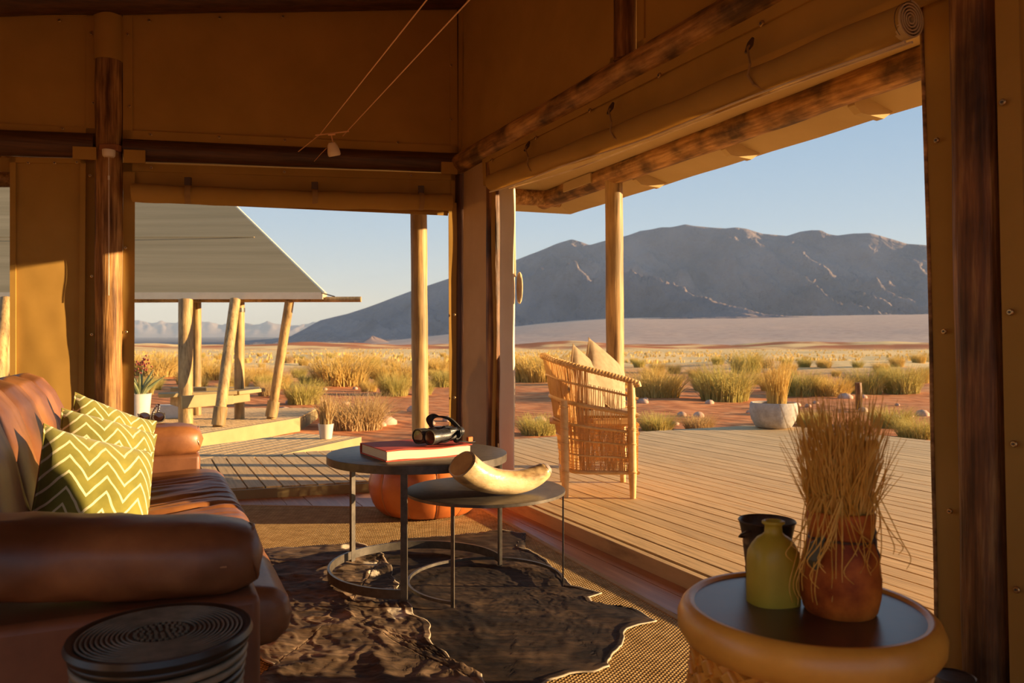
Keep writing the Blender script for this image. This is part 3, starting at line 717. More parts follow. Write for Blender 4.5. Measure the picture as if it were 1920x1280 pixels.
# ------------------------------------------------------------------ neighbouring tent and its decks
nt_ = root('safari_tent', (-5, 13, -.2), label='neighbouring safari tent with grey-brown shade roof on round posts', cat='tent')
def npart(name, mb, mat, **k): return wpart(name, mb, mat, nt_, **k)
E1 = P(606, 551, Y=12.5); HV = (P(435, 383, Y=15.5) - E1)
E0 = Vector((-13.5, 12.5, E1.z)); R1 = E1 + HV * 2.0; R0 = Vector((-14, R1.y, R1.z)); E2 = E1 + Vector((-1.2, 1.5, .10))
def rf(a, b, c_, d): return MB().slab(30, 16, lambda u, v: (a * (1 - u) + b * u) * (1 - v) + (d * (1 - u) + c_ * u) * v + Vector((0, 0, -.10 * math.sin(math.pi * v) * math.sin(math.pi * u))), (0, 0, .02))
npart('roof_cloth', rf(E0, E1, R1, R0), roof_cloth)
npart('roof_cloth', MB().slab(4, 12, lambda u, v: (E1 * (1 - u) + E2 * u) * (1 - v) + R1 * v, (0, 0, .02)), roof_cloth)
npart('hip_seam', MB().tube([E1.lerp(R1, i / 12) + Vector((.02, .02, -.015)) for i in range(13)], .045, 8), cream)
npart('hem', MB().bar(E0 + Vector((0, -.02, -.03)), E1 + Vector((0, -.02, -.03)), .03, .11), cream, smooth=False)
npart('hem', MB().bar(E0.lerp(R0, .29) + Vector((0, -.03, .0)), E1.lerp(R1, .29) + Vector((-.2, -.03, .0)), .02, .016), canvas_out, smooth=False)
npart('eave_pole', log(MB(), P(250, 562, Y=12.6), P(677, 561, Y=12.6), .045, seg=10), pale_log)
npart('ridge_cord', MB().tube([P(603, 549, Y=12.4), P(628, 556, Y=12.4)], .01, 6), steel)
for (x0, y0, x1, y1, Y0, Y1, r) in ((348, 795, 348, 562, 12.0, 12.3, .108), (369, 782, 369, 562, 13.6, 13.6, .075), (449, 786, 449, 562, 12.9, 12.9, .082), (409, 800, 441, 562, 11.6, 12.4, .082), (508, 785, 543, 563, 12.9, 12.6, .075), (-12, 800, 12, 560, 11.0, 11.8, .085), (20, 790, 2, 560, 12.2, 12.2, .09), (-30, 800, -30, 560, 12.4, 12.4, .09)):
    npart('post', log(MB(), P(x0, y0, Y=Y0), P(x1, y1, Y=Y1), r, n=18, seg=14, nz=.02), pale_log)
for (x0, y0, x1, y1, Y0) in ((409, 800, 414, 762, 11.6), (508, 785, 513.5, 752, 12.85)):
    npart('sleeve', log(MB(), P(x0, y0 - 4, Y=Y0), P(x1, y1, Y=Y0 + .02), .10, n=18, seg=3), pale_log)
    npart('pin', MB().tube([P(x0 - 1, y0 + 4, Y=Y0), P(x0, y0 - 6, Y=Y0)], .03, 8), steel)
a = P(449.5, 585, Y=12.9); npart('band', MB().tube([a, a + Vector((0, 0, .07))], .086, 18), steel)
# raised deck with painted fascia
NZ = -.2
fA = P(300, 826, z=NZ); fBp = P(559, 783, z=NZ)
nd = root('platform', (fBp.x, fBp.y, NZ), label='raised deck of the neighbouring tent with a broad yellow-painted front board', cat='deck')
plat = [tuple(fA.xy), tuple(fBp.xy), (fBp.x - .2, 15.2), (-16, 15.2), (-16, fA.y - 3)]
wpart('frame', MB().prism(plat, NZ - .3, NZ - .035), deck_p, nd, smooth=False)
dv = (fBp - fA); dv.z = 0; dv.normalize(); nv_ = Vector((-dv.y, dv.x, 0))
d0 = nv_.dot(fBp); k0 = 0
def nstrips():
    d = d0
    for k in range(26):
        p = clip(clip(hull(plat), (nv_.x, nv_.y), d + .135), (-nv_.x, -nv_.y), -d)
        if len(p) > 2: wpart('deck_board', MB().prism(p, NZ - .03, NZ), deck_m, nd, smooth=False)
        d += .15
nstrips()
wpart('front_board', MB().bar(fA - Vector((0, 0, .13)) - nv_ * .02, fBp - Vector((0, 0, .13)) - nv_ * .02, .04, .27), deck_p, nd, smooth=False, bevel=.005)
for x in (455, 515):
    a = P(x, 800, Y=12.0); wpart('support_post', log(MB(), (a.x, a.y, -.95), (a.x, a.y, NZ - .2), .09, seg=4), pale_log, nd)
# bench
be = root('bench', P(400, 780, Y=12), label='built-in wooden bench between the round posts of the neighbouring tent', cat='bench')
def bb(x0, y0, Y0, x1, y1, Y1, w_, h_, nm, mt=deck_p): wpart(nm, MB().bar(P(x0, y0, Y=Y0), P(x1, y1, Y=Y1), w_, h_), mt, be, smooth=False, bevel=.006)
bb(297, 741, 12.0, 442, 735, 12.5, .34, .06, 'seat_board'); bb(322, 729, 13.0, 487, 729, 13.4, .34, .06, 'seat_board')
bb(438, 736, 12.5, 487, 730, 12.9, .30, .06, 'seat_board')
bb(340, 754, 11.8, 437, 746, 12.4, .05, .19, 'apron'); bb(427, 746, 12.4, 467, 741, 12.7, .05, .19, 'apron')
bb(322, 748, 12.2, 350, 756, 11.9, .05, .17, 'bracket', deck_m)
# lower deck joining the two
q0 = P(508, 855.5, z=DZ); q1 = P(673, 819, z=DZ); 
lo = root('platform', (q1.x, q1.y, DZ), label='low wedge-shaped deck carrying the small dry potted plant', cat='deck')
lp = [tuple(q0.xy), tuple(q1.xy), tuple(P(560, 812, z=DZ).xy), tuple(P(380, 836, z=DZ).xy), tuple(P(250, 868, z=DZ).xy)]
wpart('frame', MB().prism(lp, DZ - .4, DZ - .032), deck_p, lo, smooth=False)
dv2 = (q1 - q0).normalized(); nv2 = Vector((-dv2.y, dv2.x, 0)); dd0 = nv2.dot(q0)
for k in range(30):
    p = clip(clip(hull(lp), (nv2.x, nv2.y), dd0 + k * .115 + .105), (-nv2.x, -nv2.y), -(dd0 + k * .115))
    if len(p) > 2: wpart('deck_board', MB().prism(p, DZ - .03, DZ), deck_m, lo, smooth=False)
wpart('front_board', MB().bar(q0 - Vector((0, 0, .14)) - nv2 * .015, q1 - Vector((0, 0, .14)) - nv2 * .015, .03, .285), deck_p, lo, smooth=False)

# ------------------------------------------------------------------ pots outside
pot_w = M('pot_white', (.62, .54, .44), (.72, .64, .53), rough=.6, scale=6)
stone_bowl = M('stone_bowl', (.33, .29, .24), (.48, .43, .37), rough=.85, scale=12, bump=.5, bscale=30, bdist=.006)
soil = M('soil', (.10, .045, .02), rough=1)
b = P(1453, 803, z=DZ); bp = root('bowl_planter', (b.x, b.y + .05, DZ), label='round pale stone bowl planter with dry grass on the deck corner', cat='planter')
part('bowl', MB().lathe([(.14, 0), (.20, .02), (.245, .10), (.265, .19), (.262, .27), (.25, .295), (.235, .29), (.23, .25), (.2, .2)], 40, wob=lambda a, z: 1 + .015 * math.sin(3 * a + 1)), stone_bowl, bp, ang=60)
part('soil', MB().lathe([(.232, .24), (.0, .25)], 24), soil, bp)
part('dry_grass', blades(330, .16, .62, .16, wd=.0035, rnd=random.Random(8), base=.8).__class__().add([(p[0] + .04, p[1], p[2] + .24) for p in blades(330, .13, .62, .14, wd=.0035, rnd=random.Random(8), base=.8).v], blades(330, .13, .62, .14, wd=.0035, rnd=random.Random(8), base=.8).f), grass_y, bp)
def pot(x, y, z, r, h, name, lb_, plant, ng=0):
    a = P(x, y, z=z); o = root(name, (a.x, a.y, z), label=lb_, cat='planter')
    part('pot', MB().lathe([(r * .72, 0), (r * .80, .01), (r, h - .02), (r * 1.05, h), (r * .95, h), (r * .9, h * .8), (0.001, h * .8)], 28), pot_w, o, ang=50)
    if plant:
        m = blades(ng, r * .9, plant, r * 1.2, wd=.008, rnd=random.Random(int(x)), base=.8); m.v = [(p[0], p[1], p[2] + h * .8) for p in m.v]
        part('dry_plant', m, grass_d, o)
    return o
pot(611, 822, DZ, .075, .15, 'potted_plant', 'small white pot with a dry stalk on the wedge-shaped low deck', .34, 70)
al = root('potted_aloe', tuple(P(262, 800, z=NZ)), label='tall white pot with thick-leaved aloe beside the canvas edge', cat='planter')
part('pot', MB().lathe([(.12, 0), (.16, .48), (.17, .50), (.155, .50), (.15, .44), (.001, .44)], 28), pot_w, al, ang=50)
aloe = M('aloe_leaf', (.12, .15, .06), (.26, .26, .12), rough=.5, scale=5)
for k in range(11):
    a_ = k * 2.4; sp = .12 + .05 * (k % 3); pt = [Vector((math.cos(a_) * (.02 + sp * t ** 1.4 * 1.6), math.sin(a_) * (.02 + sp * t ** 1.4 * 1.6), .44 + .42 * t * (1 - .1 * (k % 3)))) for t in [i / 6 for i in range(7)]]
    part('leaf', MB().tube(pt, [.03, .032, .030, .026, .02, .012, .002], 8), aloe, al)
fl = MB()
for k in range(40):
    p_ = Vector((random.gauss(.05, .05), random.gauss(0, .04), random.gauss(.93, .05))); fl.box(p_, (.02, .02, .02), Matrix.Rotation(random.random() * 3, 3, 'X'))
part('flower', fl, M('flower_red', (.35, .08, .05)), al); part('flower_stem', MB().tube([(0, 0, .44), (.03, 0, .7), (.05, 0, .92)], .006, 6), aloe, al)
sq = root('square_planter', tuple(P(317, 783, z=NZ)), rz=.3, label='low square white planter on the neighbouring deck', cat='planter')
part('pot', MB().box((0, 0, .11), (.34, .34, .22)).box((0, 0, .2), (.30, .30, .03)), pot_w, sq, bevel=.012, smooth=False)
# dead bush stalks low by the deck (twiggy)
tw = MB(); rd = random.Random(31); g = ground_hit(690, 790)
for k in range(120):
    a_ = rd.uniform(0, 6.28); l_ = rd.uniform(.3, .7); e_ = rd.uniform(.2, 1.3); p0 = Vector((g.x + rd.gauss(0, .15), g.y + rd.gauss(0, .15), g.z - .02)); d_ = Vector((math.cos(a_) * math.cos(e_), math.sin(a_) * math.cos(e_), math.sin(e_)))
    p1 = p0 + d_ * l_ * .5; p2 = p1 + (d_ + Vector((rd.gauss(0, .5), rd.gauss(0, .5), rd.gauss(0, .3)))) * l_ * .4
    tw.tube([p0, p1, p2], [.010, .007, .002], 4)
part('dead_shrub', tw, M('twig', (.45, .30, .18), (.58, .42, .27), rough=.9), label='pale twiggy dead shrub lying on the sand in front of the big dry bush', cat='shrub')

# ------------------------------------------------------------------ desert haze in front of and around the mountains
hzm = bpy.data.materials.new('haze'); hzm.use_nodes = True; hn_ = hzm.node_tree; hn_.nodes.clear()
ho = hn_.nodes.new('ShaderNodeOutputMaterial'); hv = hn_.nodes.new('ShaderNodeVolumeScatter'); hv.inputs['Color'].default_value = (.50, .68, 1.0, 1); hv.inputs['Density'].default_value = 1 / 16000; hv.inputs['Anisotropy'].default_value = .0
hn_.links.new(hv.outputs[0], ho.inputs['Volume'])
part('haze', MB().box((-2500, 9500, 500), (19000, 17000, 1100)), hzm, smooth=False, kind='structure')
# ------------------------------------------------------------------ sofa
leather = M('leather', (.13, .046, .014), (.36, .15, .048), rough=.36, scale=3.5, detail=9, mott=(1.8, .55), bump=.22, bscale=90, bdist=.0015, c3=(.22, .083, .030), pos=(.30, .70), coat=.15, rough2=.55)
leather2 = M('leather_panel', (.15, .056, .022), (.24, .095, .04), rough=.5, scale=4, bump=.2, bscale=110, bdist=.001)
stitch = M('stitching', (.42, .22, .10), rough=.6)
SN = Vector((-.60, 1.80, 0)); su = Vector((-.42, .9075, 0)).normalized(); sv = Vector((-su.y, su.x, 0))
so_ = root('sofa', tuple(SN), rz=math.atan2(su.y, su.x), label='worn brown leather sofa with rolled arms along the canvas side', cat='sofa')
def se(a, p): c = math.cos(a); return math.copysign(abs(c) ** p, c)
def arm(xc, hl, rise):
    def f(u, v):
        a = u * 2 * math.pi
        t = v; y = -.02 + .90 * t
        k = math.sqrt(max(0, 1 - (1 - t / .17) ** 2.0)) if t < .17 else 1
        k = max(k, .02); cx = se(a, .75) * .128 * (0.45 + .55 * k); cz = se(a - math.pi / 2, .75) * hl * (.38 + .62 * k)
        if t == 0: cx *= .02; cz *= .02
        wr = .004 * noise.noise(Vector((a * 2, y * 9, xc))) + .003 * noise.noise(Vector((a * 5, y * 22, xc)))
        return (xc + cx + wr, y, .525 + cz + rise * smooth(.0, .8, t) + wr)
    return MB().grid(40, 46, f, cu=True)
LEN = 2.42
for xc, rise in ((0, .055), (LEN, .01)):
    a_ = part('arm', arm(xc, .084, rise), leather, so_, ang=180)
    sx_ = -.129 if xc == 0 else .129
    part('arm_panel', MB().slab(12, 10, lambda u, v: (xc + (-.128 if xc == 0 else -.118), .0 + .90 * u, (.03 + .43 * v)), (.236, 0, 0)), leather2, so_, bevel=.018, seg=3)
    part('seam', MB().tube([(xc - .120, y_, .525 + rise * smooth(0, .8, (y_ + .02) / .9)) for y_ in [(.07 + .8 * i / 20) for i in range(21)]], .0022, 6), stitch, a_)
    part('piping', MB().tube([(xc + .100 * math.cos(q), .012 + .01 * math.sin(q * 3), .525 + .062 * math.sin(q)) for q in [i / 28 * 6.2832 for i in range(28)]], .004, 6, closed=True), leather, a_)
part('base', MB().box((LEN / 2, .45, .16), (LEN - .2, .80, .24)), leather2, so_, bevel=.02, smooth=False)
def seat(u, v):
    # v around the section: back-bottom -> top -> front nose -> underside
    X = .125 + (LEN - .25) * u
    sec = [(.62, .20), (.60, .345), (.50, .365), (.40, .375), (.25, .385), (.10, .395), (-.02, .395), (-.07, .385), (-.102, .36), (-.112, .32), (-.102, .28), (-.07, .25), (-.01, .24), (.1, .24), (.1, .20)]
    t = v * (len(sec) - 1); i = min(int(t), len(sec) - 2); f_ = t - i
    y = sec[i][0] * (1 - f_) + sec[i + 1][0] * f_; z = sec[i][1] * (1 - f_) + sec[i + 1][1] * f_
    e = min(u, 1 - u) * LEN; k = 1 if e > .05 else math.sqrt(max(0, 1 - (1 - e / .05) ** 2)); z = .31 + (z - .31) * (.62 + .38 * k); y = y if y > 0 else y * (.6 + .4 * k)
    top = smooth(.33, .375, z)
    # long creases running front to back, strongest in the middle
    w_ = math.exp(-((u - .62) / .26) ** 2)
    cr = noise.noise(Vector((X * 22 + 1.3 * math.sin(y * 5), y * 1.3, 2))) * .022 + abs(noise.noise(Vector((X * 11 + math.sin(y * 4), y * .8, 5)))) * -.030
    z += top * (w_ * cr + .004 * noise.noise(Vector((X * 6, y * 6, 1))) + .014 * math.sin(math.pi * min(1, max(0, u))) )
    y += (1 - top) * .004 * noise.noise(Vector((X * 12, z * 8, 3)))
    return (X, y, z)
sm_ = MB().grid(260, 60, seat); sm_.f += [tuple(range(60)), tuple(259 * 60 + k for k in range(60))]
part('seat_cushion', sm_, leather, so_, ang=180)
def back(u, v):
    X = .10 + (LEN - .20) * u
    sec = [(.50, .36), (.515, .45), (.55, .58), (.58, .70), (.62, .80), (.67, .862), (.73, .885), (.80, .87), (.86, .81), (.89, .72), (.91, .5), (.92, .1)]
    t = v * (len(sec) - 1); i = min(int(t), len(sec) - 2); f_ = t - i; f_ = f_ * f_ * (3 - 2 * f_) * .35 + f_ * .65
    y = sec[i][0] * (1 - f_) + sec[i + 1][0] * f_; z = sec[i][1] * (1 - f_) + sec[i + 1][1] * f_
    ch = abs(math.sin(math.pi * (u * 6))) ** .38
    fr_ = 1 if v < .75 else .2
    yc, zc = .74, .62; k = (.80 + .20 * ch) if v < .82 else 1
    e = min(u, 1 - u) * LEN; k2 = 1 if e > .09 else .82 + .18 * math.sqrt(max(0, 1 - (1 - e / .09) ** 2))
    y = yc + (y - yc) * k * k2; z = zc + (z - zc) * (k * .5 + .5) * k2 if z > zc else z
    y += .006 * noise.noise(Vector((X * 5, z * 5, 4))) + .004 * noise.noise(Vector((X * 16, z * 9, 4)))
    return (X, y, z)
bk = part('backrest', MB().grid(200, 60, back), leather, so_, ang=180)
for k in range(1, 6):
    ln = [Vector(back(k / 6, v_ / 30)) + Vector((0, -.001, .001)) for v_ in range(0, 26)]
    part('seam', MB().tube(ln, .003, 6), stitch, bk)

# ------------------------------------------------------------------ pillows
def chevron(name, base, base2, line, sc_=1.0):
    m = M(name, base, base2, rough=.9, scale=9, bump=.3, bscale=500, bdist=.001, sheen=.3)
    n = m.node_tree; L = n.links.new; bs = bsdf(m); src = bs.inputs['Base Color'].links[0].from_socket
    t = n.nodes.new('ShaderNodeTexCoord'); s = n.nodes.new('ShaderNodeSeparateXYZ')
    nz = n.nodes.new('ShaderNodeTexNoise'); nz.inputs['Scale'].default_value = 9; L(t.outputs['Object'], nz.inputs['Vector'])
    va = n.nodes.new('ShaderNodeVectorMath'); va.operation = 'MULTIPLY_ADD'; va.inputs[1].default_value = (.02, .02, .02); L(nz.outputs['Color'], va.inputs[0]); L(t.outputs['Object'], va.inputs[2]); L(va.outputs[0], s.inputs[0])
    def mt(op, a, b=None, c=None):
        q = n.nodes.new('ShaderNodeMath'); q.operation = op
        for i, x in enumerate((a, b, c)):
            if x is None: continue
            if isinstance(x, (int, float)): q.inputs[i].default_value = x
            else: L(x, q.inputs[i])
        return q.outputs[0]
    zig = mt('PINGPONG', s.outputs[0], .055)                 # saw along x
    y = mt('MULTIPLY_ADD', zig, 1.35, s.outputs[1])
    fr_ = mt('FRACT', mt('MULTIPLY', y, 1 / .052)); ln = mt('LESS_THAN', mt('ABSOLUTE', mt('SUBTRACT', fr_, .5)), .10)
    mx = n.nodes.new('ShaderNodeMix'); mx.data_type = 'RGBA'; L(ln, mx.inputs[0]); L(src, mx.inputs[6]); mx.inputs[7].default_value = (*line, 1); L(mx.outputs[2], bs.inputs['Base Color'])
    return m
green = chevron('chevron_cloth', (.15, .145, .015), (.25, .225, .03), (.66, .60, .36))
tan = M('tan_cloth', (.50, .27, .12), (.58, .33, .16), rough=.8, scale=6, bump=.15, bscale=300, bdist=.001)
def pillow(loc, nrm, roll, lb_, size=.45, th=.085, front=None, back_=None, name='cushion'):
    n_ = Vector(nrm).normalized(); up = Vector((0, 0, 1)); x_ = up.cross(n_).normalized(); y_ = n_.cross(x_)
    m = Matrix((x_, y_, n_)).transposed() @ Matrix.Rotation(roll, 3, 'Z')
    o = root(name, loc, rot=m.to_euler(), label=lb_, cat='cushion')
    hs = size / 2
    def half(sg):
        def f(u, v):
            a, b = 2 * u - 1, 2 * v - 1
            pin = 1 - .09 * (1 - a * a) * b * b * 0 ; ex = hs * a * (1 - .10 * (1 - abs(b) ** 2.5) * 0 - .07 * (1 - b * b)) ; ey = hs * b * (1 - .07 * (1 - a * a))
            h = ((1 - a ** 2) * (1 - b ** 2)) ** .42 * th
            wv = .006 * noise.noise(Vector((a * 3, b * 3, sg + loc[0] * 9))) * (1 - a ** 2) * (1 - b ** 2)
            return (ex, ey, sg * (h + wv) + .012 * math.sin(a * 2 + loc[1] * 5))
        return MB().grid(30, 30, f)
    part('front_face', half(1), front or green, o, ang=180)
    part('back_face', half(-1), back_ or tan, o, ang=180)
    pts = []
    for k in range(4):
        for i in range(12):
            s = i / 12 * 2 - 1; a, b = ((s, -1), (1, s), (-s, 1), (-1, -s))[k]
            pts.append((hs * a * (1 - .07 * (1 - b * b)), hs * b * (1 - .07 * (1 - a * a)), .012 * math.sin(a * 2 + loc[1] * 5)))
    part('piping', MB().tube(pts, .0035, 6, closed=True), front or green, o)
    return o
def SL(x, y, z): return SN + su * x + sv * y + Vector((0, 0, z))
pillow(tuple(SL(.86, .38, .55)), (.80, -.38, .42), R(-24), 'green cushion with cream zigzags and tan back, closest one to the near sofa arm', size=.36)
pillow(tuple(SL(1.32, .37, .56)), (.78, -.44, .42), R(-22), 'middle green zigzag cushion of the three on the sofa', size=.37)
pillow(tuple(SL(1.80, .38, .575)), (.78, -.44, .40), R(-24), 'green zigzag cushion standing behind the other two, closest to the far sofa arm', size=.38)

# ------------------------------------------------------------------ sunglasses
glass_d = M('dark_lens', (.03, .012, .008), rough=.08, spec=.8)
sg = root('sunglasses', tuple(P(284, 792, Y=3.98)), rz=R(25), label='tortoise dark sunglasses resting on the far sofa arm', cat='glasses')
for s in (-1, 1):
    rim_ = [(s * .034 + .028 * math.cos(a), .004 * math.sin(a), .026 + .024 * math.sin(a)) for a in [i / 24 * 6.2832 for i in range(24)]]
    part('rim', MB().tube(rim_, .0035, 6, closed=True), steel, sg)
    part('lens', MB().grid(16, 5, lambda u, v: (s * .034 + .027 * v * math.cos(u * 6.2832), -.003 * (1 - v), .026 + .023 * v * math.sin(u * 6.2832)), cu=True), glass_d, sg)
    part('temple', MB().tube([(s * .062, .0, .04), (s * .064, .06, .042), (s * .060, .115, .036), (s * .058, .14, .012)], .0028, 6), steel, sg)
part('bridge', MB().tube([(-.008, 0, .032), (0, .002, .038), (.008, 0, .032)], .003, 6), steel, sg)
bc = root('bead_bracelet', tuple(P(291, 790, Y=4.08)), label='cluster of shiny silver beads lying behind the sunglasses', cat='jewellery')
chrome = M('silver', (.6, .55, .5), rough=.15, metal=1)
for k in range(22):
    a_ = k / 22 * 6.28; q = Vector((.018 * math.cos(a_) , .02 * math.sin(a_), .045 + .04 * math.sin(a_ + .5)))
    part('bead', MB().lathe([(0.0001, -.008), (.0056, -.0056), (.008, 0), (.0056, .0056), (0.0001, .008)], 8, tuple(q)), chrome, bc, ang=180)

# ------------------------------------------------------------------ black ringed stool
blk = M('black_wood', (.008, .007, .006), (.028, .022, .016), rough=.38, scale=12, spec=.6)
ringc = M('ring_pale', (.13, .11, .07), (.24, .20, .13), rough=.5, scale=20)
st = root('round_stool', (-.638, 1.395, 0), label='black round stool with concentric ring top by the near sofa arm', cat='stool')
R0_ = .158
prof = [(R0_ * .80, .0), (R0_ * .86, .03)]
part('body', MB().lathe([(.120, .0), (.128, .02), (.120, .06), (.112, .16), (.118, .28), (.135, .38), (.150, .445)], 48), blk, st, ang=60)
for k in range(25):
    z = .05 + k * .0163; t = k / 24; r = .122 + .034 * max(0, (t - .25) / .75) ** 1.2 + .002 - .006 * math.sin(math.pi * min(1, t * 2)) * (t < .5)
    part('ring', MB().tube([(r * math.cos(i / 48 * 6.2832), r * math.sin(i / 48 * 6.2832), z) for i in range(48)], .0068, 8, closed=True), ringc if k % 3 else blk, st, ang=180)
pr_ = [(0.0005, .458)]
st.scale = (.91, .91, 1.05); st.location = (-.632, 1.395, 0)
tp = part('top', MB().lathe([(.150, .440), (.166, .446), (.172, .457), (.168, .466), (.160, .466), (.156, .462), (0.001, .462)], 64), blk, st, ang=50)
for k in range(11):
    r = .062 + k * .0088
    part('ring', MB().tube([(r * math.cos(i / 56 * 6.2832), r * math.sin(i / 56 * 6.2832), .4632) for i in range(56)], .0022, 6, closed=True), ringc, tp, ang=180)
dots = MB(); 
for r, cnt in ((.012, 6), (.024, 12), (.036, 18), (.048, 26)):
    for i in range(cnt): dots.box((r * math.cos(i / cnt * 6.2832), r * math.sin(i / cnt * 6.2832), .4635), (.005, .005, .004), Matrix.Rotation(i / cnt * 6.2832 + .5, 3, 'Z'))
part('carved_dots', dots, ringc, tp, smooth=False, kind='stuff')

# ------------------------------------------------------------------ rug
def rugmat():
    m = M('jute', (.42, .255, .095), (.64, .42, .18), rough=.95, scale=18, spec=.1)
    n = m.node_tree; L = n.links.new; bs = bsdf(m)
    t = n.nodes.new('ShaderNodeTexCoord'); mp = n.nodes.new('ShaderNodeMapping'); mp.inputs['Rotation'].default_value = (0, 0, R(33)); L(t.outputs['Object'], mp.inputs[0])
    s = n.nodes.new('ShaderNodeSeparateXYZ'); L(mp.outputs[0], s.inputs[0])
    def mt(op, a, b=None):
        q = n.nodes.new('ShaderNodeMath'); q.operation = op
        for i, x in enumerate((a, b)):
            if x is None: continue
            if isinstance(x, (int, float)): q.inputs[i].default_value = x
            else: L(x, q.inputs[i])
        return q.outputs[0]
    k = 2 * math.pi / .024
    sa = mt('SINE', mt('MULTIPLY', s.outputs[0], k)); sb = mt('SINE', mt('MULTIPLY', s.outputs[1], k * .8))
    h = mt('MULTIPLY', sa, sb)
    h = mt('ADD', mt('ABSOLUTE', h), mt('MULTIPLY', h, .25))
    bu = n.nodes.new('ShaderNodeBump'); bu.inputs['Strength'].default_value = 1.0; bu.inputs['Distance'].default_value = .0055; L(h, bu.inputs['Height']); L(bu.outputs[0], bs.inputs['Normal'])
    hs = n.nodes.new('ShaderNodeHueSaturation'); src = bs.inputs['Base Color'].links[0].from_socket; L(src, hs.inputs['Color'])
    q = n.nodes.new('ShaderNodeMapRange'); q.inputs[3].default_value = .55; q.inputs[4].default_value = 1.2; L(h, q.inputs[0]); L(q.outputs[0], hs.inputs['Value']); L(hs.outputs[0], bs.inputs['Base Color'])
    return m
jute = rugmat()
ra, rb_ = P(905, 957, z=0), P(1275, 1166, z=0); rd_ = (rb_ - ra).normalized(); rl = P(330, 948, z=0)
RG = [ra, rb_ + rd_ * .0, ra + rd_ * 3.6, ra + rd_ * 3.6 + Vector((-3.2, -1.0, 0)), rl]
RG = [RG[0], RG[2], RG[3], RG[4]]
rg_ = part('rug', MB().prism([tuple(p.xy) for p in RG], .0005, .010), jute, smooth=False, label='large woven jute rug under the coffee tables and cowhides', cat='rug')
bind = M('rug_binding', (.40, .25, .10), (.48, .31, .14), rough=.9, scale=40)
for a, b in ((RG[0], RG[1]), (RG[3], RG[0])):
    part('edge_binding', MB().bar(a + Vector((0, 0, .007)), b + Vector((0, 0, .007)), .030, .012), bind, rg_, bevel=.004)

# ------------------------------------------------------------------ cowhides
def hidemat(name, d1, d2, d3):
    m = M(name, d1, d2, rough=.75, scale=3.2, detail=9, c3=d3, pos=(.32, .70), stretch=(1, 2.2, 1), bump=.5, bscale=120, bdist=.003, bstretch=(.35, 1.6, 1), spec=.25, mott=(26, .45, (.5, 2.2, 1)))
    n = m.node_tree; L = n.links.new; bs = bsdf(m); src = bs.inputs['Base Color'].links[0].from_socket
    at = n.nodes.new('ShaderNodeAttribute'); at.attribute_name = 'white'
    mx = n.nodes.new('ShaderNodeMix'); mx.data_type = 'RGBA'; L(at.outputs['Fac'], mx.inputs[0]); L(src, mx.inputs[6]); mx.inputs[7].default_value = (.78, .66, .48, 1); L(mx.outputs[2], bs.inputs['Base Color'])
    return m
hide_m = hidemat('cowhide_dark', (.016, .010, .007), (.13, .078, .040), (.045, .027, .015))
hide_m2 = hidemat('cowhide_grey', (.035, .021, .012), (.34, .23, .14), (.15, .095, .055))
def z2(l): return [P(400 + x / 2.087, 960 + y / 2.087, z=.012).xy for x, y in l]
whites = [(z2([(600, 160)])[0], .05), (z2([(610, 210)])[0], .045), (z2([(630, 250)])[0], .03), (z2([(680, 320)])[0], .035), (z2([(715, 340)])[0], .03), (z2([(740, 410)])[0], .05), (z2([(710, 395)])[0], .03), (z2([(520, 148)])[0], .035)]
def hide(outline, mat, lb_, z0, sd, amp):
    pts = z2(outline); n_ = len(pts); cx = sum(p.x for p in pts) / n_; cy = sum(p.y for p in pts) / n_
    seg = []
    for i in range(n_):
        a, b = pts[i], pts[(i + 1) % n_]; L_ = (b - a).length; k = max(2, int(L_ / .02))
        for j in range(k):
            p = a.lerp(b, j / k); q = Vector((p.x, p.y, 0)) * 14; p = p + Vector((noise.noise(q + Vector((sd, 0, 0))), noise.noise(q + Vector((0, sd, 5))))) * .018; seg.append(p)
    NR = 90; vs = []; wt = []
    for i, p in enumerate(seg):
        for j in range(NR):
            t = j / (NR - 1); x = cx + (p.x - cx) * t; y = cy + (p.y - cy) * t
            q = Vector((x, y, sd))
            w1 = 1 - abs(2 * noise.noise(q * Vector((1, 1, 1)) * 3.1)); w2 = noise.noise(Vector((x * 15 + 2 * noise.noise(q * 3), y * 8, sd))); w3 = 1 - abs(2 * noise.noise(Vector((x * 14 + y * 9, y * 13 - x * 5, sd + 4))))
            z = amp * (.9 * max(0, w1 - .55) + .40 * max(0, w2) + .45 * max(0, w3 - .6)) + .0015 * noise.noise(q * 60)
            edge_ = (1 - t) * (p - Vector((cx, cy))).length
            z *= smooth(0, .05, edge_) * .85 + .15
            if edge_ < .03: z += .006 * (.5 + noise.noise(q * 9))
            vs.append((x, y, z0 + max(0, z)))
            w_ = 0
            for c_, r in whites:
                d = math.hypot(x - c_.x, (y - c_.y)) + .03 * noise.noise(q * 18) + .012 * noise.noise(q * 60); w_ = max(w_, 1 - smooth(r * .7, r * .85, d))
            if edge_ < .0045 + .006 * noise.noise(q * 5): w_ = max(w_, .6)
            wt.append(w_)
    N = len(seg); fs = []
    for i in range(N):
        k = (i + 1) % N
        for j in range(NR - 1): fs.append((i * NR + j, k * NR + j, k * NR + j + 1, i * NR + j + 1))
    me = bpy.data.meshes.new('cowhide_rug'); me.from_pydata(vs, [], fs); me.update(); me.polygons.foreach_set('use_smooth', [True] * len(me.polygons))
    at = me.attributes.new('white', 'FLOAT', 'POINT'); at.data.foreach_set('value', wt); me.materials.append(mat)
    o = bpy.data.objects.new('cowhide_rug', me); COL.objects.link(o); s = o.modifiers.new('thick', 'SOLIDIFY'); s.thickness = .004; s.offset = 1
    tag(o, lb_, 'cowhide'); return o
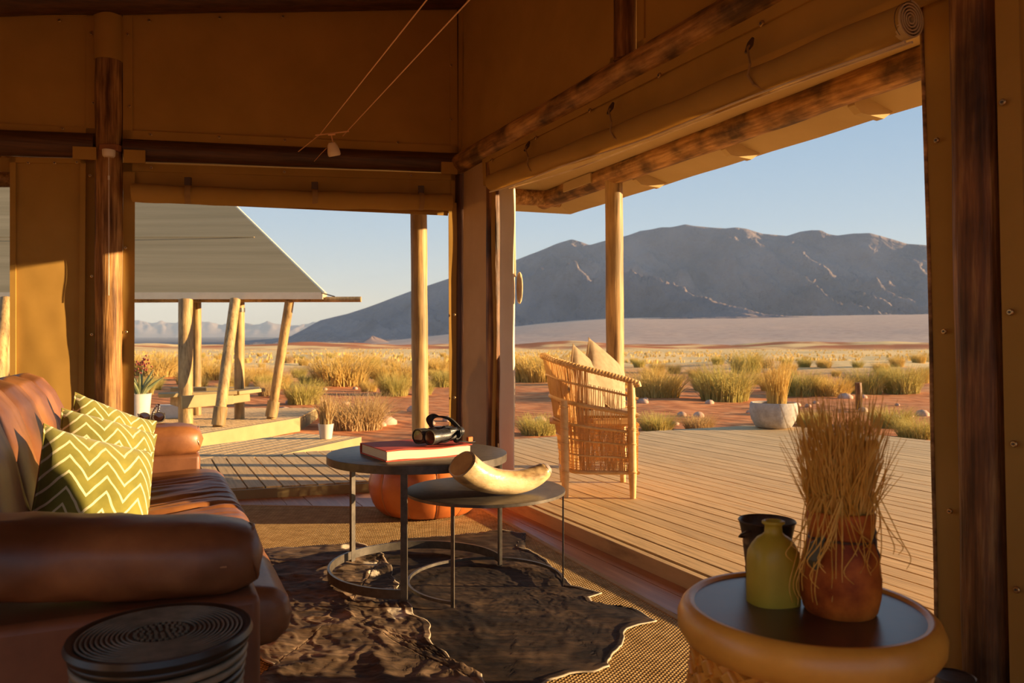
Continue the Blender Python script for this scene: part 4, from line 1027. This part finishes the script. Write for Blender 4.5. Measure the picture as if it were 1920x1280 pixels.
hide([(560, 150), (660, 150), (760, 108), (900, 100), (1000, 86), (1130, 74), (1222, 86), (1190, 118), (1180, 140), (1240, 152), (1310, 195), (1370, 262), (1400, 292), (1522, 320), (1470, 340), (1500, 368), (1640, 380), (1742, 430), (1625, 460), (1595, 500), (1605, 525), (1545, 585), (1555, 612), (1385, 645), (1290, 690), (1100, 760), (900, 760), (700, 600), (560, 400)], hide_m,
     'very dark brown cowhide with ragged white-edged rim, under the smaller nesting table', .0125, 3, .009)
hide([(205, 150), (330, 145), (440, 138), (560, 130), (655, 158), (700, 250), (735, 330), (770, 392), (850, 450), (850, 510), (930, 590), (1040, 655), (1130, 760), (1000, 900), (600, 900), (250, 860), (150, 690), (240, 622), (150, 560), (-20, 500), (-60, 330), (60, 240)], hide_m2,
     'lighter grey-brown wrinkled cowhide overlapping the dark one, on the sofa side', .018, 8, .024)

# ------------------------------------------------------------------ nesting tables
def ntable(loc, r, h, th, legs, ringspan, lb_, leg_w, flat, lipr):
    o = root('coffee_table', loc, label=lb_, cat='table', group='nesting coffee tables')
    part('tabletop', MB().lathe([(r - .012, h - th), (r, h - th), (r, h - .001), (r - .002, h), (0.001, h - .001)], 96), steel_top, o, ang=40)
    part('rim', MB().lathe([(r + .0005, h - th - .001), (r + .003, h - th), (r + .003, h - .001), (r + .0005, h)], 96), steel, o, ang=40)
    zb = .036
    a0_, a1_ = ringspan; n_ = 70; pts = [((r - .006) * math.cos(R(a0_ + (a1_ - a0_) * i / n_)), (r - .006) * math.sin(R(a0_ + (a1_ - a0_) * i / n_)), 0) for i in range(n_ + 1)]
    hh = .018 if flat else .006; ww = .005
    mb = MB()
    for p, q in zip(pts, pts[1:]): pass
    vs = []; fs = []
    for i, p in enumerate(pts):
        k = Vector((p[0], p[1], 0)).normalized()
        for a_, b_ in ((-ww, -hh), (ww, -hh), (ww, hh), (-ww, hh)): vs.append((p[0] + k.x * a_, p[1] + k.y * a_, zb + hh + b_))
    for i in range(n_):
        for k in range(4): l = (k + 1) % 4; fs.append((i * 4 + k, i * 4 + l, i * 4 + 4 + l, i * 4 + 4 + k))
    fs += [(0, 1, 2, 3), (n_ * 4 + 3, n_ * 4 + 2, n_ * 4 + 1, n_ * 4)]
    part('base_ring', MB().add(vs, fs), steel, o, ang=40)
    for a_ in legs:
        k = Vector((math.cos(R(a_)), math.sin(R(a_)), 0)); p = k * (r - .006)
        part('leg', MB().bar(p + Vector((0, 0, zb - .012)), p + Vector((0, 0, h - th)), leg_w, leg_w * .5, up=tuple(k)), steel, o, smooth=False, bevel=.001)
    return o
T1 = Vector((-.406, 3.33, 0)); T2 = Vector((-.108, 3.19, 0))
def ang_px(T, r, px, front=True):
    best = None
    for d in range(0, 360, 1):
        p = T + Vector((math.cos(R(d)), math.sin(R(d)), 0)) * r; x = 960 + F * p.x / p.y
        if (p.y < T.y) == front:
            if best is None or abs(x - px) < best[0]: best = (abs(x - px), d)
    return best[1]
l1 = [ang_px(T1, .374, 757, True), ang_px(T1, .374, 661, False), ang_px(T1, .374, 937, False)]
ntable(tuple(T1), .38, .545, .032, l1, (l1[0], l1[2] + 0 - 360) if l1[2] < l1[0] - 360 else (l1[2], l1[0]), 'larger, taller dark steel coffee table holding the red book', .026, True, 0)
l2 = [ang_px(T2, .318, 850, True), ang_px(T2, .318, 1061, True), ang_px(T2, .318, 838, False)]
ntable(tuple(T2), .324, .415, .012, l2[:2], (l2[1] - 360 if l2[1] > l2[0] else l2[1], l2[0] - 360) if False else (l2[1] if l2[1] < 90 else l2[1] - 360, l2[0]), 'smaller, lower dark steel coffee table holding the big horn', .014, False, 0)

# book
red = M('red_cover', (.50, .050, .018), (.60, .075, .028), rough=.6, scale=20, bump=.15, bscale=300, bdist=.0008)
page = M('pages', (.72, .60, .42), (.80, .69, .50), rough=.8, scale=4, stretch=(1, 1, 90))
bo = Vector((-.497, 3.054, .545)); ba = math.atan2(.196, .329)
bk_ = root('book', tuple(bo), rz=ba, label='thick red hardback book lying on the larger coffee table under the binoculars', cat='book')
part('page_block', MB().slab(16, 3, lambda u, v: (.006 + .371 * u, .006 + .285 * v, .004 + .002 * math.sin(u * 9)), (0, 0, .034)), page, bk_, smooth=False)
part('cover', MB().slab(24, 14, lambda u, v: (.0 + .384 * u, .0 + .300 * v, .040 + .003 * math.sin(u * 8) * (1 - v) + (.006 * (1 - u) * (1 - v)) * 0), (0, 0, .004)), red, bk_, ang=30)
part('cover', MB().slab(8, 8, lambda u, v: (.384 * u, .300 * v, .0), (0, 0, .004)), red, bk_, ang=30)
part('spine', MB().slab(8, 3, lambda u, v: (.384 * u, .300 + .004 * math.sin(v * 3.14), .002 + .040 * v), (0, -.004, 0)), red, bk_)

# binoculars
bn = root('binoculars', tuple(bo + Vector((math.cos(ba) * .285 - math.sin(ba) * .10, math.sin(ba) * .285 + math.cos(ba) * .10, .047))), rz=R(232), label='black binoculars with strap lying on the red book', cat='binoculars')
lens = M('lens_red', (.05, .012, .008), rough=.05, spec=1.0)
for s in (-1, 1):
    c0 = Vector((.095, s * .034, .034)); 
    b_ = part('barrel', MB().tube([(.100, s * .034, .034), (.094, s * .034, .034), (.06, s * .034, .034), (.045, s * .035, .034), (.02, s * .036, .034), (.0, s * .036, .036)], [.0315, .0325, .0320, .029, .030, .028], 28), black_m, bn, ang=40)
    part('objective_rim', MB().tube([(.0985, s * .034, .034), (.104, s * .034, .034)], [.0325, .0315], 28, caps=False), steel, b_)
    part('lens', MB().tube([(.1005, s * .034, .034), (.1012, s * .034, .034)], [.026, .025], 24), lens, b_)
    part('prism_housing', MB().box((-.025, s * .030, .038), (.062, .052, .056)), black_m, bn, bevel=.014, seg=4)
    e_ = part('eyepiece', MB().tube([(-.05, s * .031, .042), (-.075, s * .031, .043), (-.078, s * .031, .043), (-.095, s * .031, .043)], [.019, .019, .022, .021], 22), black_m, bn, ang=40)
    part('eyecup_rim', MB().tube([(-.095, s * .031, .043), (-.098, s * .031, .043)], [.021, .017], 22), steel, e_)
part('focus_wheel', MB().tube([(-.045, 0, .060), (-.02, 0, .060)], .012, 18), black_m, bn)
part('hinge', MB().tube([(-.05, 0, .045), (.05, 0, .040)], .010, 14), black_m, bn)
strap_m = M('strap_fabric', (.010, .010, .011), (.03, .03, .03), rough=.8)
def strap(pts, w_, th_):
    pts = [Vector(p) for p in pts]; fine = []
    for i in range(len(pts) - 1):
        p0, p1, p2, p3 = pts[max(i - 1, 0)], pts[i], pts[i + 1], pts[min(i + 2, len(pts) - 1)]
        for k in range(8):
            t = k / 8; fine.append(.5 * ((2 * p1) + (-p0 + p2) * t + (2 * p0 - 5 * p1 + 4 * p2 - p3) * t * t + (-p0 + 3 * p1 - 3 * p2 + p3) * t ** 3))
    fine.append(pts[-1]); vs = []; fs = []
    for i, p in enumerate(fine):
        d = (fine[min(i + 1, len(fine) - 1)] - fine[max(i - 1, 0)]).normalized(); sd = Vector((.25, .0, 1)).cross(d); sd = sd.normalized() if sd.length > .1 else Vector((0, 1, 0)); sd = d.cross(d.cross(Vector((.2, 1, .1)))).normalized() * -1
        nn = d.cross(sd).normalized()
        for a_, b_ in ((-1, -1), (1, -1), (1, 1), (-1, 1)): vs.append(p + sd * a_ * w_ / 2 + nn * b_ * th_ / 2)
    for i in range(len(fine) - 1):
        for k in range(4): l = (k + 1) % 4; fs.append((i * 4 + k, i * 4 + l, i * 4 + 4 + l, i * 4 + 4 + k))
    return MB().add(vs, fs)
part('neck_strap', strap([(-.04, -.06, .04), (-.015, -.075, .075), (.01, -.05, .100), (.015, 0, .112), (-.005, .045, .104), (-.04, .06, .07)], .034, .004), strap_m, bn)
part('neck_strap', strap([(-.05, .055, .05), (-.02, .085, .03), (.02, .105, .022), (.015, .130, .018), (-.03, .14, .012), (-.07, .12, .008), (-.1, .08, .006)], .022, .003), strap_m, bn)
part('strap_buckle', MB().box((-.055, .115, .018), (.03, .014, .022)), M('orange_tab', (.6, .14, .02)), bn, bevel=.003)

# horn
ivory = M('horn', (.20, .10, .035), (.74, .56, .31), rough=.34, mott=(9, .5, (1, 1, 1)), scale=2.6, stretch=(2.5, 4, 6), detail=9, c3=(.62, .43, .20), pos=(.30, .60), bump=.35, bscale=25, bdist=.003, coat=.2)
inner = M('horn_inside', (.42, .20, .05), (.66, .36, .10), rough=.5, scale=10)
hn = root('horn', (-.11, 3.10, .415), label='large pale curved horn lying on the smaller coffee table', cat='horn')
hp = [(866, 870, 2.94), (876, 880, 2.96), (890, 890, 2.98), (910, 898, 3.00), (935, 903, 3.03), (962, 904, 3.06), (988, 899, 3.09), (1008, 890, 3.11), (1022, 881, 3.12), (1030, 875, 3.125)]
hr = [.060, .060, .058, .053, .050, .048, .045, .040, .032, .014]
def catm(pts, rs_, m=6):
    P_ = [Vector(p) for p in pts]; o1 = []; o2 = []
    for i in range(len(P_) - 1):
        p0, p1, p2, p3 = P_[max(i - 1, 0)], P_[i], P_[i + 1], P_[min(i + 2, len(P_) - 1)]
        for k in range(m):
            t = k / m; o1.append(.5 * ((2 * p1) + (-p0 + p2) * t + (2 * p0 - 5 * p1 + 4 * p2 - p3) * t * t + (-p0 + 3 * p1 - 3 * p2 + p3) * t ** 3)); o2.append(rs_[i] * (1 - t) + rs_[i + 1] * t)
    o1.append(P_[-1]); o2.append(rs_[-1]); return o1, o2
pp = [P(x, y, Y=Y) - Vector(hn.location) for x, y, Y in hp]
f_, r_ = catm(pp, hr)
d_ = (f_[1] - f_[0]).normalized()
part('body', MB().tube(f_, r_, 32, caps=True, nz=.06), ivory, hn, ang=60)
d_ = (f_[1] - f_[0]).normalized()
part('open_end', MB().tube([f_[0] - d_ * .004, f_[0] + d_ * .004], [.0500, .0510], 28), inner, hn)
part('tip', MB().tube(f_[-5:], [v * 1.02 + .0006 for v in r_[-5:]], 28), M('horn_tip', (.22, .17, .14), (.42, .34, .28), rough=.35), hn)

# pouf
pl = M('pouf_leather', (.40, .095, .018), (.58, .17, .035), rough=.42, scale=5, bump=.15, bscale=70, bdist=.0015, pos=(.3, .7), coat=.1)
pf = root('pouf', (-.515, 4.64, .012), rz=.3, label='round orange-tan leather pouf with panel seams behind the coffee tables', cat='pouf')
def pfn(u, v):
    a = u * 6.2832; prof = [(.20, 0), (.27, .012), (.315, .06), (.338, .13), (.342, .19), (.325, .26), (.28, .315), (.20, .340), (.10, .347), (.002, .347)]
    t = v * (len(prof) - 1); i = min(int(t), len(prof) - 2); f_ = t - i
    r = prof[i][0] * (1 - f_) + prof[i + 1][0] * f_; z = prof[i][1] * (1 - f_) + prof[i + 1][1] * f_
    r *= 1 - .030 * (1 - abs(math.sin(a * 6)) ** .35)
    return (r * math.cos(a), r * math.sin(a), z)
part('body', MB().grid(192, 30, pfn, cu=True), pl, pf, ang=180)
for k in range(12):
    a_ = k / 12; part('seam', MB().tube([Vector(pfn(a_, v_ / 24)) * 1.004 for v_ in range(1, 22)], .0025, 6), stitch if k % 3 else M('seam_dark', (.08, .02, .006)), pf)
part('top_disc', MB().lathe([(.10, .345), (.10, .352), (.001, .353)], 32), pl, pf, ang=50)

# ------------------------------------------------------------------ wicker armchair
cane = M('cane', (.56, .32, .10), (.78, .52, .22), rough=.5, scale=12, bump=.3, bscale=60, bdist=.002, spec=.4)
cane_d = M('cane_weave', (.66, .40, .14), (.88, .62, .28), rough=.6, scale=25, stretch=(3, 3, .6))
addtrans(cane_d, (.95, .75, .42), .4)
ch = root('wicker_armchair', (.545, 5.04, DZ), rz=R(-2), label='honey-coloured woven cane tub armchair standing on the deck', cat='chair')
# plan: seat opens to +x ; U from (+.24,-.28) round the back (-.27) to (+.24,.28)
def U(t, kx=1.0, ky=1.0, sh=0):
    """t 0..1 along the U, front-left arm round the back"""
    L1_ = .30; half = .275; tot = 2 * L1_ + math.pi * half
    s = t * tot
    if s < L1_: return Vector((.24 - s, -half * ky, 0)) + Vector((sh, 0, 0))
    if s > tot - L1_: return Vector((.24 - (tot - s), half * ky, 0)) + Vector((sh, 0, 0))
    a = (s - L1_) / half
    return Vector((-.06 - half * kx * math.sin(a), -half * ky * math.cos(a), 0)) + Vector((sh, 0, 0))
def ztop(t): 
    q = 1 - abs(2 * t - 1)
    return .705 + .165 * min(1, q * 1.15) ** .9 
def railpt(t, f_):      # f_ 0 bottom .. 1 top rail
    p = U(t, .62 + .42 * f_ ** 1.3, 1.0 + .03 * f_); q = 1 - abs(2 * t - 1)
    zb = .155; p.z = zb + (ztop(t) - zb) * f_
    return p
top = [railpt(i / 48, 1) for i in range(49)]
part('top_rail', MB().tube([top[0] + Vector((.004, 0, -.02))] + top + [top[-1] + Vector((.004, 0, -.02))], .0175, 14), cane, ch)
wrp = MB()
for i in range(150):
    t = i / 149; p = railpt(t, 1); q = railpt(min(1, t + .01), 1); d = (q - p) if t < .99 else (p - railpt(t - .01, 1)); d.normalize(); a = d.orthogonal().normalized(); b = d.cross(a)
    if i % 2 == 0: wrp.tube([p + (a * math.cos(k / 10 * 6.283) + b * math.sin(k / 10 * 6.283)) * .0182 + d * k * .0006 for k in range(10)], .0026, 4, closed=True)
part('rail_wrapping', wrp, cane, ch, kind='stuff')
legs = [(.03, 1), (.97, -1), (.24, 1), (.76, -1)]
for t, s in legs:
    frontleg = t in (.03, .97)
    p1 = railpt(t, .98 if frontleg else .62); p0 = Vector((p1.x * (1.0 if frontleg else .85) + (.012 if frontleg else -.0), p1.y * (1.0), 0))
    if not frontleg: sg_ = 1 if p1.y > 0 else -1; p0 = Vector((-.205, sg_ * .275, 0)); p1 = Vector((-.215, sg_ * .285, .60))
    pts = [p0.lerp(p1, i / 10) for i in range(11)]
    lg = part('leg', MB().tube(pts, [.018, .021] + [.025] * 8 + [.022], 14), cane, ch)
    for z_ in (.16, .165, .335, .42, .43, .56): 
        if z_ < p1.z: 
            f__ = z_ / p1.z; c__ = p0.lerp(p1, f__); part('lashing', MB().tube([c__ + Vector((math.cos(k / 12 * 6.283) * .0265, math.sin(k / 12 * 6.283) * .0265, .004 * math.sin(k))) for k in range(12)], .0028, 5, closed=True), cane, lg)
for f__, r__, nm in ((0.0, .012, 'lower_rail'), (.16, .006, 'band'), (.30, .006, 'band'), (.44, .010, 'seat_rail'), (.64, .014, 'back_rail'), (.83, .007, 'band')):
    part(nm, MB().tube([railpt(i / 40, f__) for i in range(41)], r__, 8), cane, ch)
for f__ in (0.0, .44): part('front_rail', MB().tube([railpt(0, f__), railpt(1, f__)], .012, 10), cane, ch)
rd = random.Random(4); wv_ = MB()
for i in range(300):
    t = .01 + .98 * i / 299 + rd.uniform(-.001, .001)
    q = 1 - abs(2 * t - 1)
    f1 = 1.0 if q > .42 else (.44 if i % 3 else .86)
    f0 = 0.0
    if rd.random() < .10: continue
    m_ = 7; pts = [railpt(t + .002 * math.sin(k * 2.0 + i), f0 + (f1 - f0) * k / m_) + (Vector((.0, 0, 0)) if k % 2 else -railpt(t, .3) * Vector((1, 1, 0)) * .012) for k in range(m_ + 1)]
    wv_.tube(pts, .0031, 3, caps=False)
part('reed_weave', wv_, cane_d, ch, kind='stuff')
hz = MB()
for f__ in [x / 100 for x in (2, 4, 6, 9, 12, 19, 22, 34, 37, 40, 47)]:
    hz.tube([railpt(i / 40, f__) * Vector((1, 1, 1)) + Vector((.003 * math.sin(i * 3), .003 * math.cos(i * 3), 0)) for i in range(41)], .0028, 4, caps=False)
for i in range(26):
    y_ = -.26 + .52 * i / 25; hz.tube([(.24, y_, .155), (.242, y_, .46)], .003, 4, caps=False)
part('cross_weave', hz, cane_d, ch, kind='stuff')
part('seat', MB().slab(10, 10, lambda u, v: (-.30 + .55 * u, (-.26 + .52 * v) * (1 if u > .4 else .6 + u), .455 - .012 * math.sin(u * 3.14) * math.sin(v * 3.14)), (0, 0, -.012)), cane_d, ch)
linen = M('linen', (.33, .235, .13), (.42, .31, .18), rough=.9, scale=25, bump=.3, bscale=400, bdist=.001)
part_c = root('seat_cushion', (.60, 5.04, DZ + .475), rz=0, label='flat beige seat pad on the wicker armchair', cat='cushion')
part('pad', MB().grid(20, 20, lambda u, v: ((.42 * (u - .5)), .42 * (v - .5), .026 + .026 * ((1 - (2 * u - 1) ** 4) * (1 - (2 * v - 1) ** 4)) ** .5 - .0)).grid(20, 20, lambda u, v: ((.42 * (u - .5)), .42 * (v - .5), .026 - .026 * ((1 - (2 * u - 1) ** 4) * (1 - (2 * v - 1) ** 4)) ** .5)), linen, part_c, ang=180)
pillow((.49, 5.00, DZ + .705), (.80, -.55, .30), R(-36), 'beige linen scatter cushion leaning in the wicker armchair, closer to the room', size=.37, th=.06, front=linen, back_=linen)
pillow((.62, 5.15, DZ + .715), (.80, -.55, .32), R(-38), 'second beige linen cushion in the wicker armchair, behind the first', size=.42, th=.07, front=linen, back_=linen)

# ------------------------------------------------------------------ carved side table and what stands on it
wood_y = M('honey_wood', (.58, .25, .030), (.90, .46, .065), rough=.40, scale=4, detail=8, pos=(.3, .72), coat=.3, bump=.08, bscale=30)
dish = M('dark_dish', (.055, .022, .012), (.17, .075, .035), rough=.30, scale=3, detail=8, rough2=.45, coat=.35)
TS = Vector((.590, 1.555, 0)); TH = .48
ts = root('side_table', tuple(TS), label='round honey-wood side table with dished dark top and carved lattice drum', cat='table')
part('top_rim', MB().lathe([(.215, TH - .006), (.221, TH + .002), (.232, TH + .003), (.244, TH - .008), (.252, TH - .028), (.251, TH - .050), (.241, TH - .068), (.226, TH - .076), (.19, TH - .078)], 96), wood_y, ts, ang=180)
part('dish', MB().lathe([(.2175, TH - .003), (.212, TH - .012), (.204, TH - .018), (0.001, TH - .018)], 96), dish, ts, ang=30)
part('underside', MB().lathe([(.22, TH - .075), (0.001, TH - .075)], 48), wood_y, ts)
lat = MB(); NL = 22; zt, zb = TH - .078, .07
for sgn in (-1, 1):
    for k in range(NL):
        pts = []
        for i in range(19):
            t = i / 18; a = 2 * math.pi * (k / NL + sgn * t * .42) ; bul = .208 + .014 * math.sin(math.pi * t)
            pts.append((bul * math.cos(a), bul * math.sin(a), zt + (zb - zt) * t))
        lat.tube(pts, [.0085 + .005 * (i % 2) for i in range(19)], 4)
part('lattice', lat, wood_y, ts, smooth=False, kind='stuff')
blocks = []
nb_ = 0
for r_i in range(6):
    z_ = zt - .022 - r_i * .036
    for k in range(NL):
        a = 2 * math.pi * (k + .5 * (r_i % 2)) / NL; rr = .210 + .010 * math.sin(math.pi * (zt - z_) / (zt - zb))
        me_n = MB().box((0, 0, 0), (.030, .026, .030), Matrix.Rotation(R(45), 3, 'X') )
        if nb_ == 0:
            b0_ = part('carved_block', me_n, wood_y, ts, smooth=False, bevel=.004); bm_ = b0_
        else:
            bm_ = b0_.copy(); COL.objects.link(bm_); bm_.parent = ts
        bm_.location = (rr * math.cos(a), rr * math.sin(a), z_); bm_.rotation_euler = (random.uniform(-.3, .3), random.uniform(-.25, .25), a); nb_ += 1
part('base_rim', MB().lathe([(.2, 0), (.24, .005), (.25, .035), (.24, .07), (.2, .075)], 64), wood_y, ts, ang=180)
part('inner_drum', MB().lathe([(.185, .02), (.185, TH - .08)], 48), M('drum_brown', (.16, .07, .018), rough=.8), ts)  # plain dark brown core behind the lattice
TZ = TH - .018
def onT(px, py): return P(px, py, z=TZ)
yg = M('yellow_glass', (.58, .47, .05), (.70, .57, .07), rough=.42, scale=10, spec=.5, coat=.15); addtrans(yg, (.72, .58, .08), .35)
b_ = onT(1450, 1141); yb = root('bottle', tuple(b_), rz=R(10), label='frosted yellow-green glass bottle with a short neck on the side table', cat='bottle')
def fl_(prof, kx, ky, n=48):
    return MB().grid(n, len(prof), lambda u, v: (prof[int(round(v * (len(prof) - 1)))][0] * kx * se(u * 6.2832, .8 if prof[int(round(v * (len(prof) - 1)))][1] < .13 else 1), prof[int(round(v * (len(prof) - 1)))][0] * ky * se(u * 6.2832 - 1.5708, .8 if prof[int(round(v * (len(prof) - 1)))][1] < .13 else 1), prof[int(round(v * (len(prof) - 1)))][1]), cu=True)
pfb = [(.001, .0), (.044, .0), (.050, .004), (.0525, .012), (.0525, .05), (.052, .10), (.050, .118), (.044, .134), (.034, .146), (.024, .152), (.0185, .157), (.0175, .170), (.0185, .173), (.0235, .176), (.0235, .180), (.0195, .182), (.0145, .180), (.0145, .16)]
part('body', fl_(pfb, 1.0, .86), yg, yb, ang=180)
tinm = M('dark_tin', (.05, .038, .028), (.15, .11, .075), rough=.42, scale=9, metal=.6, bump=.1)
b_ = onT(1438, 1093); tn = root('tin_bucket', tuple(b_), rz=.4, label='small dark metal bucket standing behind the yellow bottle', cat='bucket')
part('body', MB().lathe([(.001, 0), (.042, 0), (.044, .004), (.048, .03), (.0485, .034), (.047, .037), (.053, .09), (.0535, .094), (.0525, .097), (.061, .138), (.064, .142), (.062, .145), (.058, .141), (.050, .10), (.040, .008), (.001, .008)], 48), tinm, tn, ang=40)
for s in (-1, 1): part('handle', MB().tube([(s * .058, -.012, .128), (s * .068, -.012, .126), (s * .072, 0, .118), (s * .068, .012, .110), (s * .055, .012, .108)], .0028, 8), tinm, tn)
clay = M('clay_pot', (.22, .040, .007), (.66, .19, .025), rough=.55, scale=9, detail=8, pos=(.36, .64), spec=.2, bump=.15, bscale=40, bdist=.002)
b_ = onT(1575, 1158); vp = root('vase', tuple(b_), rz=.2, label='red-brown pot filled with a sheaf of dried grass on the side table', cat='vase')
part('body', MB().lathe([(.001, 0), (.046, 0), (.060, .006), (.070, .022), (.0755, .05), (.076, .08), (.072, .115), (.066, .140), (.0585, .158), (.0575, .165), (.062, .185), (.064, .212), (.0625, .216), (.058, .212), (.054, .17), (.001, .165)], 56, wob=lambda a, z: 1 + .012 * math.sin(2 * a + z * 20)), clay, vp, ang=180)
part('neck_cord', MB().tube([(.0600 * math.cos(a), .0600 * math.sin(a), .161 + .002 * math.sin(a * 2)) for a in [i / 40 * 6.2832 for i in range(40)]], .0025, 8, closed=True), darkleath, vp)
part('tassel', MB().tube([(.060, -.010, .205), (.068, -.014, .17), (.070, -.014, .135)], [.003, .004, .003], 6).tube([(.070, -.014, .136), (.0715, -.014, .122), (.072, -.014, .116)], [.004, .009, .007], 8), darkleath, vp)
leafm = M('leaf_lug', (.10, .10, .05), rough=.6)
part('lug', MB().tube([(-.055, -.03, .17), (-.072, -.03, .155), (-.078, -.03, .13), (-.072, -.028, .11)], [.004, .012, .014, .006], 8), leafm, vp)
straw = M('straw', (.78, .45, .06), (1.0, .68, .16), rough=.6, scale=30, spec=.3); addtrans(straw, (.7, .42, .1), .3)
rd = random.Random(12); sh = MB()
for i in range(900):
    a = rd.uniform(0, 6.283); r = .050 * math.sqrt(rd.random()); b = a + rd.gauss(0, .5); hh_ = rd.uniform(.05, .20) if i % 3 else rd.uniform(.13, .235); sp = rd.uniform(.0, .050) + (rd.uniform(0, .05) if rd.random() < .25 else 0)
    p0 = Vector((r * math.cos(a), r * math.sin(a), .17)); cu = rd.gauss(0, .010); pts = []
    for k in range(6):
        t = k / 5; pts.append(p0 + Vector((math.cos(b) * sp * t ** 1.3 - math.sin(b) * cu * math.sin(t * 4), math.sin(b) * sp * t ** 1.3 + math.cos(b) * cu * math.sin(t * 4), (hh_ + .045) * t)))
    sh.tube(pts, [.0013, .0013, .0012, .0010, .0008, .0004], 3, caps=False)
for i in range(46):    # loose strands curling down over the rim
    a = rd.choice([rd.uniform(3.3, 4.3), rd.uniform(3.0, 5.9)]); sc2 = rd.uniform(.4, 1); c_, s_ = math.cos(a), math.sin(a); k_ = rd.uniform(-.045, .045)
    dr = rd.uniform(.02, .10) * (1.3 if a < 4.0 else .8)
    pts = [Vector((c_ * .045, s_ * .045, .20)), Vector((c_ * .062, s_ * .062, .235 + .02 * sc2)), Vector((c_ * .074 + k_ * .4, s_ * .074, .215)), Vector((c_ * .080 + k_, s_ * .080, .20 - dr * .6)), Vector((c_ * .080 + k_ * 1.6, s_ * .079, .19 - dr)), Vector((c_ * .083 + k_ * 1.2, s_ * .083, .185 - dr * 1.25))]
    f2, r2 = catm(pts, [.0012] * 5 + [.0006], 4); sh.tube(f2, r2, 3, caps=False)
part('dried_grass', sh, straw, vp, label='sheaf of golden dried grass')

# dark tin on the floor
b_ = P(1790, 1280, Y=1.93); 
jr = root('jar', (b_.x, 1.93, 0), label='dark lidded round tin on the floor at the foot of the near log post', cat='jar')
part('body', MB().lathe([(.001, 0), (.046, 0), (.048, .004), (.048, .150), (.046, .155)], 40), tinm, jr, ang=40)
part('lid', MB().lathe([(.050, .145), (.051, .150), (.051, .176), (.048, .180), (.045, .177), (.001, .176)], 40), tinm, jr, ang=40)

# ------------------------------------------------------------------ lamp on cables, pull switch
lampm = M('lamp_shade', (.85, .68, .48), rough=.4); cable = M('cable', (.80, .45, .22), rough=.4)
A1 = P(600, 252, Y=5.0); A2 = P(651, 246, Y=4.95); D1 = (P(800, 0, Y=3.0) - A1); D2 = (P(880, 0, Y=3.02) - A2)
lm = root('cable_lamp', tuple(P(620, 262, Y=4.97)), label='small cup-shaped spotlight hung from two taut cables below the canvas', cat='lamp')
W1 = fb(.05)(552, 290); W2 = fb(.05)(585, 307)
def lpart(n_, mb, m_): return wpart(n_, mb, m_, lm)
lpart('cable', MB().tube([W1, A1, A1 + D1 * 2.2], .0030, 6), cable); lpart('cable', MB().tube([A2 - D2 * .06, A2, A2 + D2 * 2.2], .0030, 6), cable)
lpart('lead_wire', MB().tube([W1 + Vector((.03, -.02, .02)), P(577, 292, Y=5.2), W2, P(603, 287, Y=5.1), P(612, 278, Y=5.0)], .002, 6), cable)
lpart('crossbar', MB().tube([A1 + Vector((-.03, 0, -.005)), A2 + Vector((.01, 0, .0))], .0045, 8), cable)
s0 = P(621, 252, Y=4.97); s1_ = P(624, 266, Y=4.97)
lpart('stem', MB().tube([s0, s1_], .004, 8), cable); lpart('clamp', MB().tube([s0 + Vector((-.02, 0, 0)), s0 + Vector((.025, 0, .003))], .008, 8), cable)
cpt = P(625, 281, Y=4.96); rot_ = Matrix.Rotation(R(14), 3, 'X') @ Matrix.Rotation(R(-10), 3, 'Y')
mb = MB().lathe([(.001, .048), (.020, .046), (.030, .032), (.040, -.010), (.041, -.030), (.036, -.038), (.034, -.030), (.001, -.028)], 28); mb.v = [tuple(cpt + rot_ @ Vector(p)) for p in mb.v]
lpart('shade', mb, lampm)
pcs = fb(.12)(204, 285)
pw = root('pull_switch', tuple(pcs), label='white pull-cord switch on a small wooden block fixed to the thick inner post', cat='switch')
part('block', MB().box((0, .02, .03), (.115, .05, .038)), M('block_wood', (.30, .12, .04), rough=.5), pw, bevel=.004)
part('housing', MB().lathe([(.001, -.030), (.030, -.030), (.036, -.022), (.038, .012), (.001, .012)], 28), white_m, pw, ang=50)
part('pull_cord', MB().tube([(0, -.0, -.03), (.001, 0, -.4), (.0, 0, -.88)], .0022, 6), white_m, pw)
part('cord_bead', MB().tube([(0, 0, -.145), (0, 0, -.17)], .006, 8), white_m, pw)
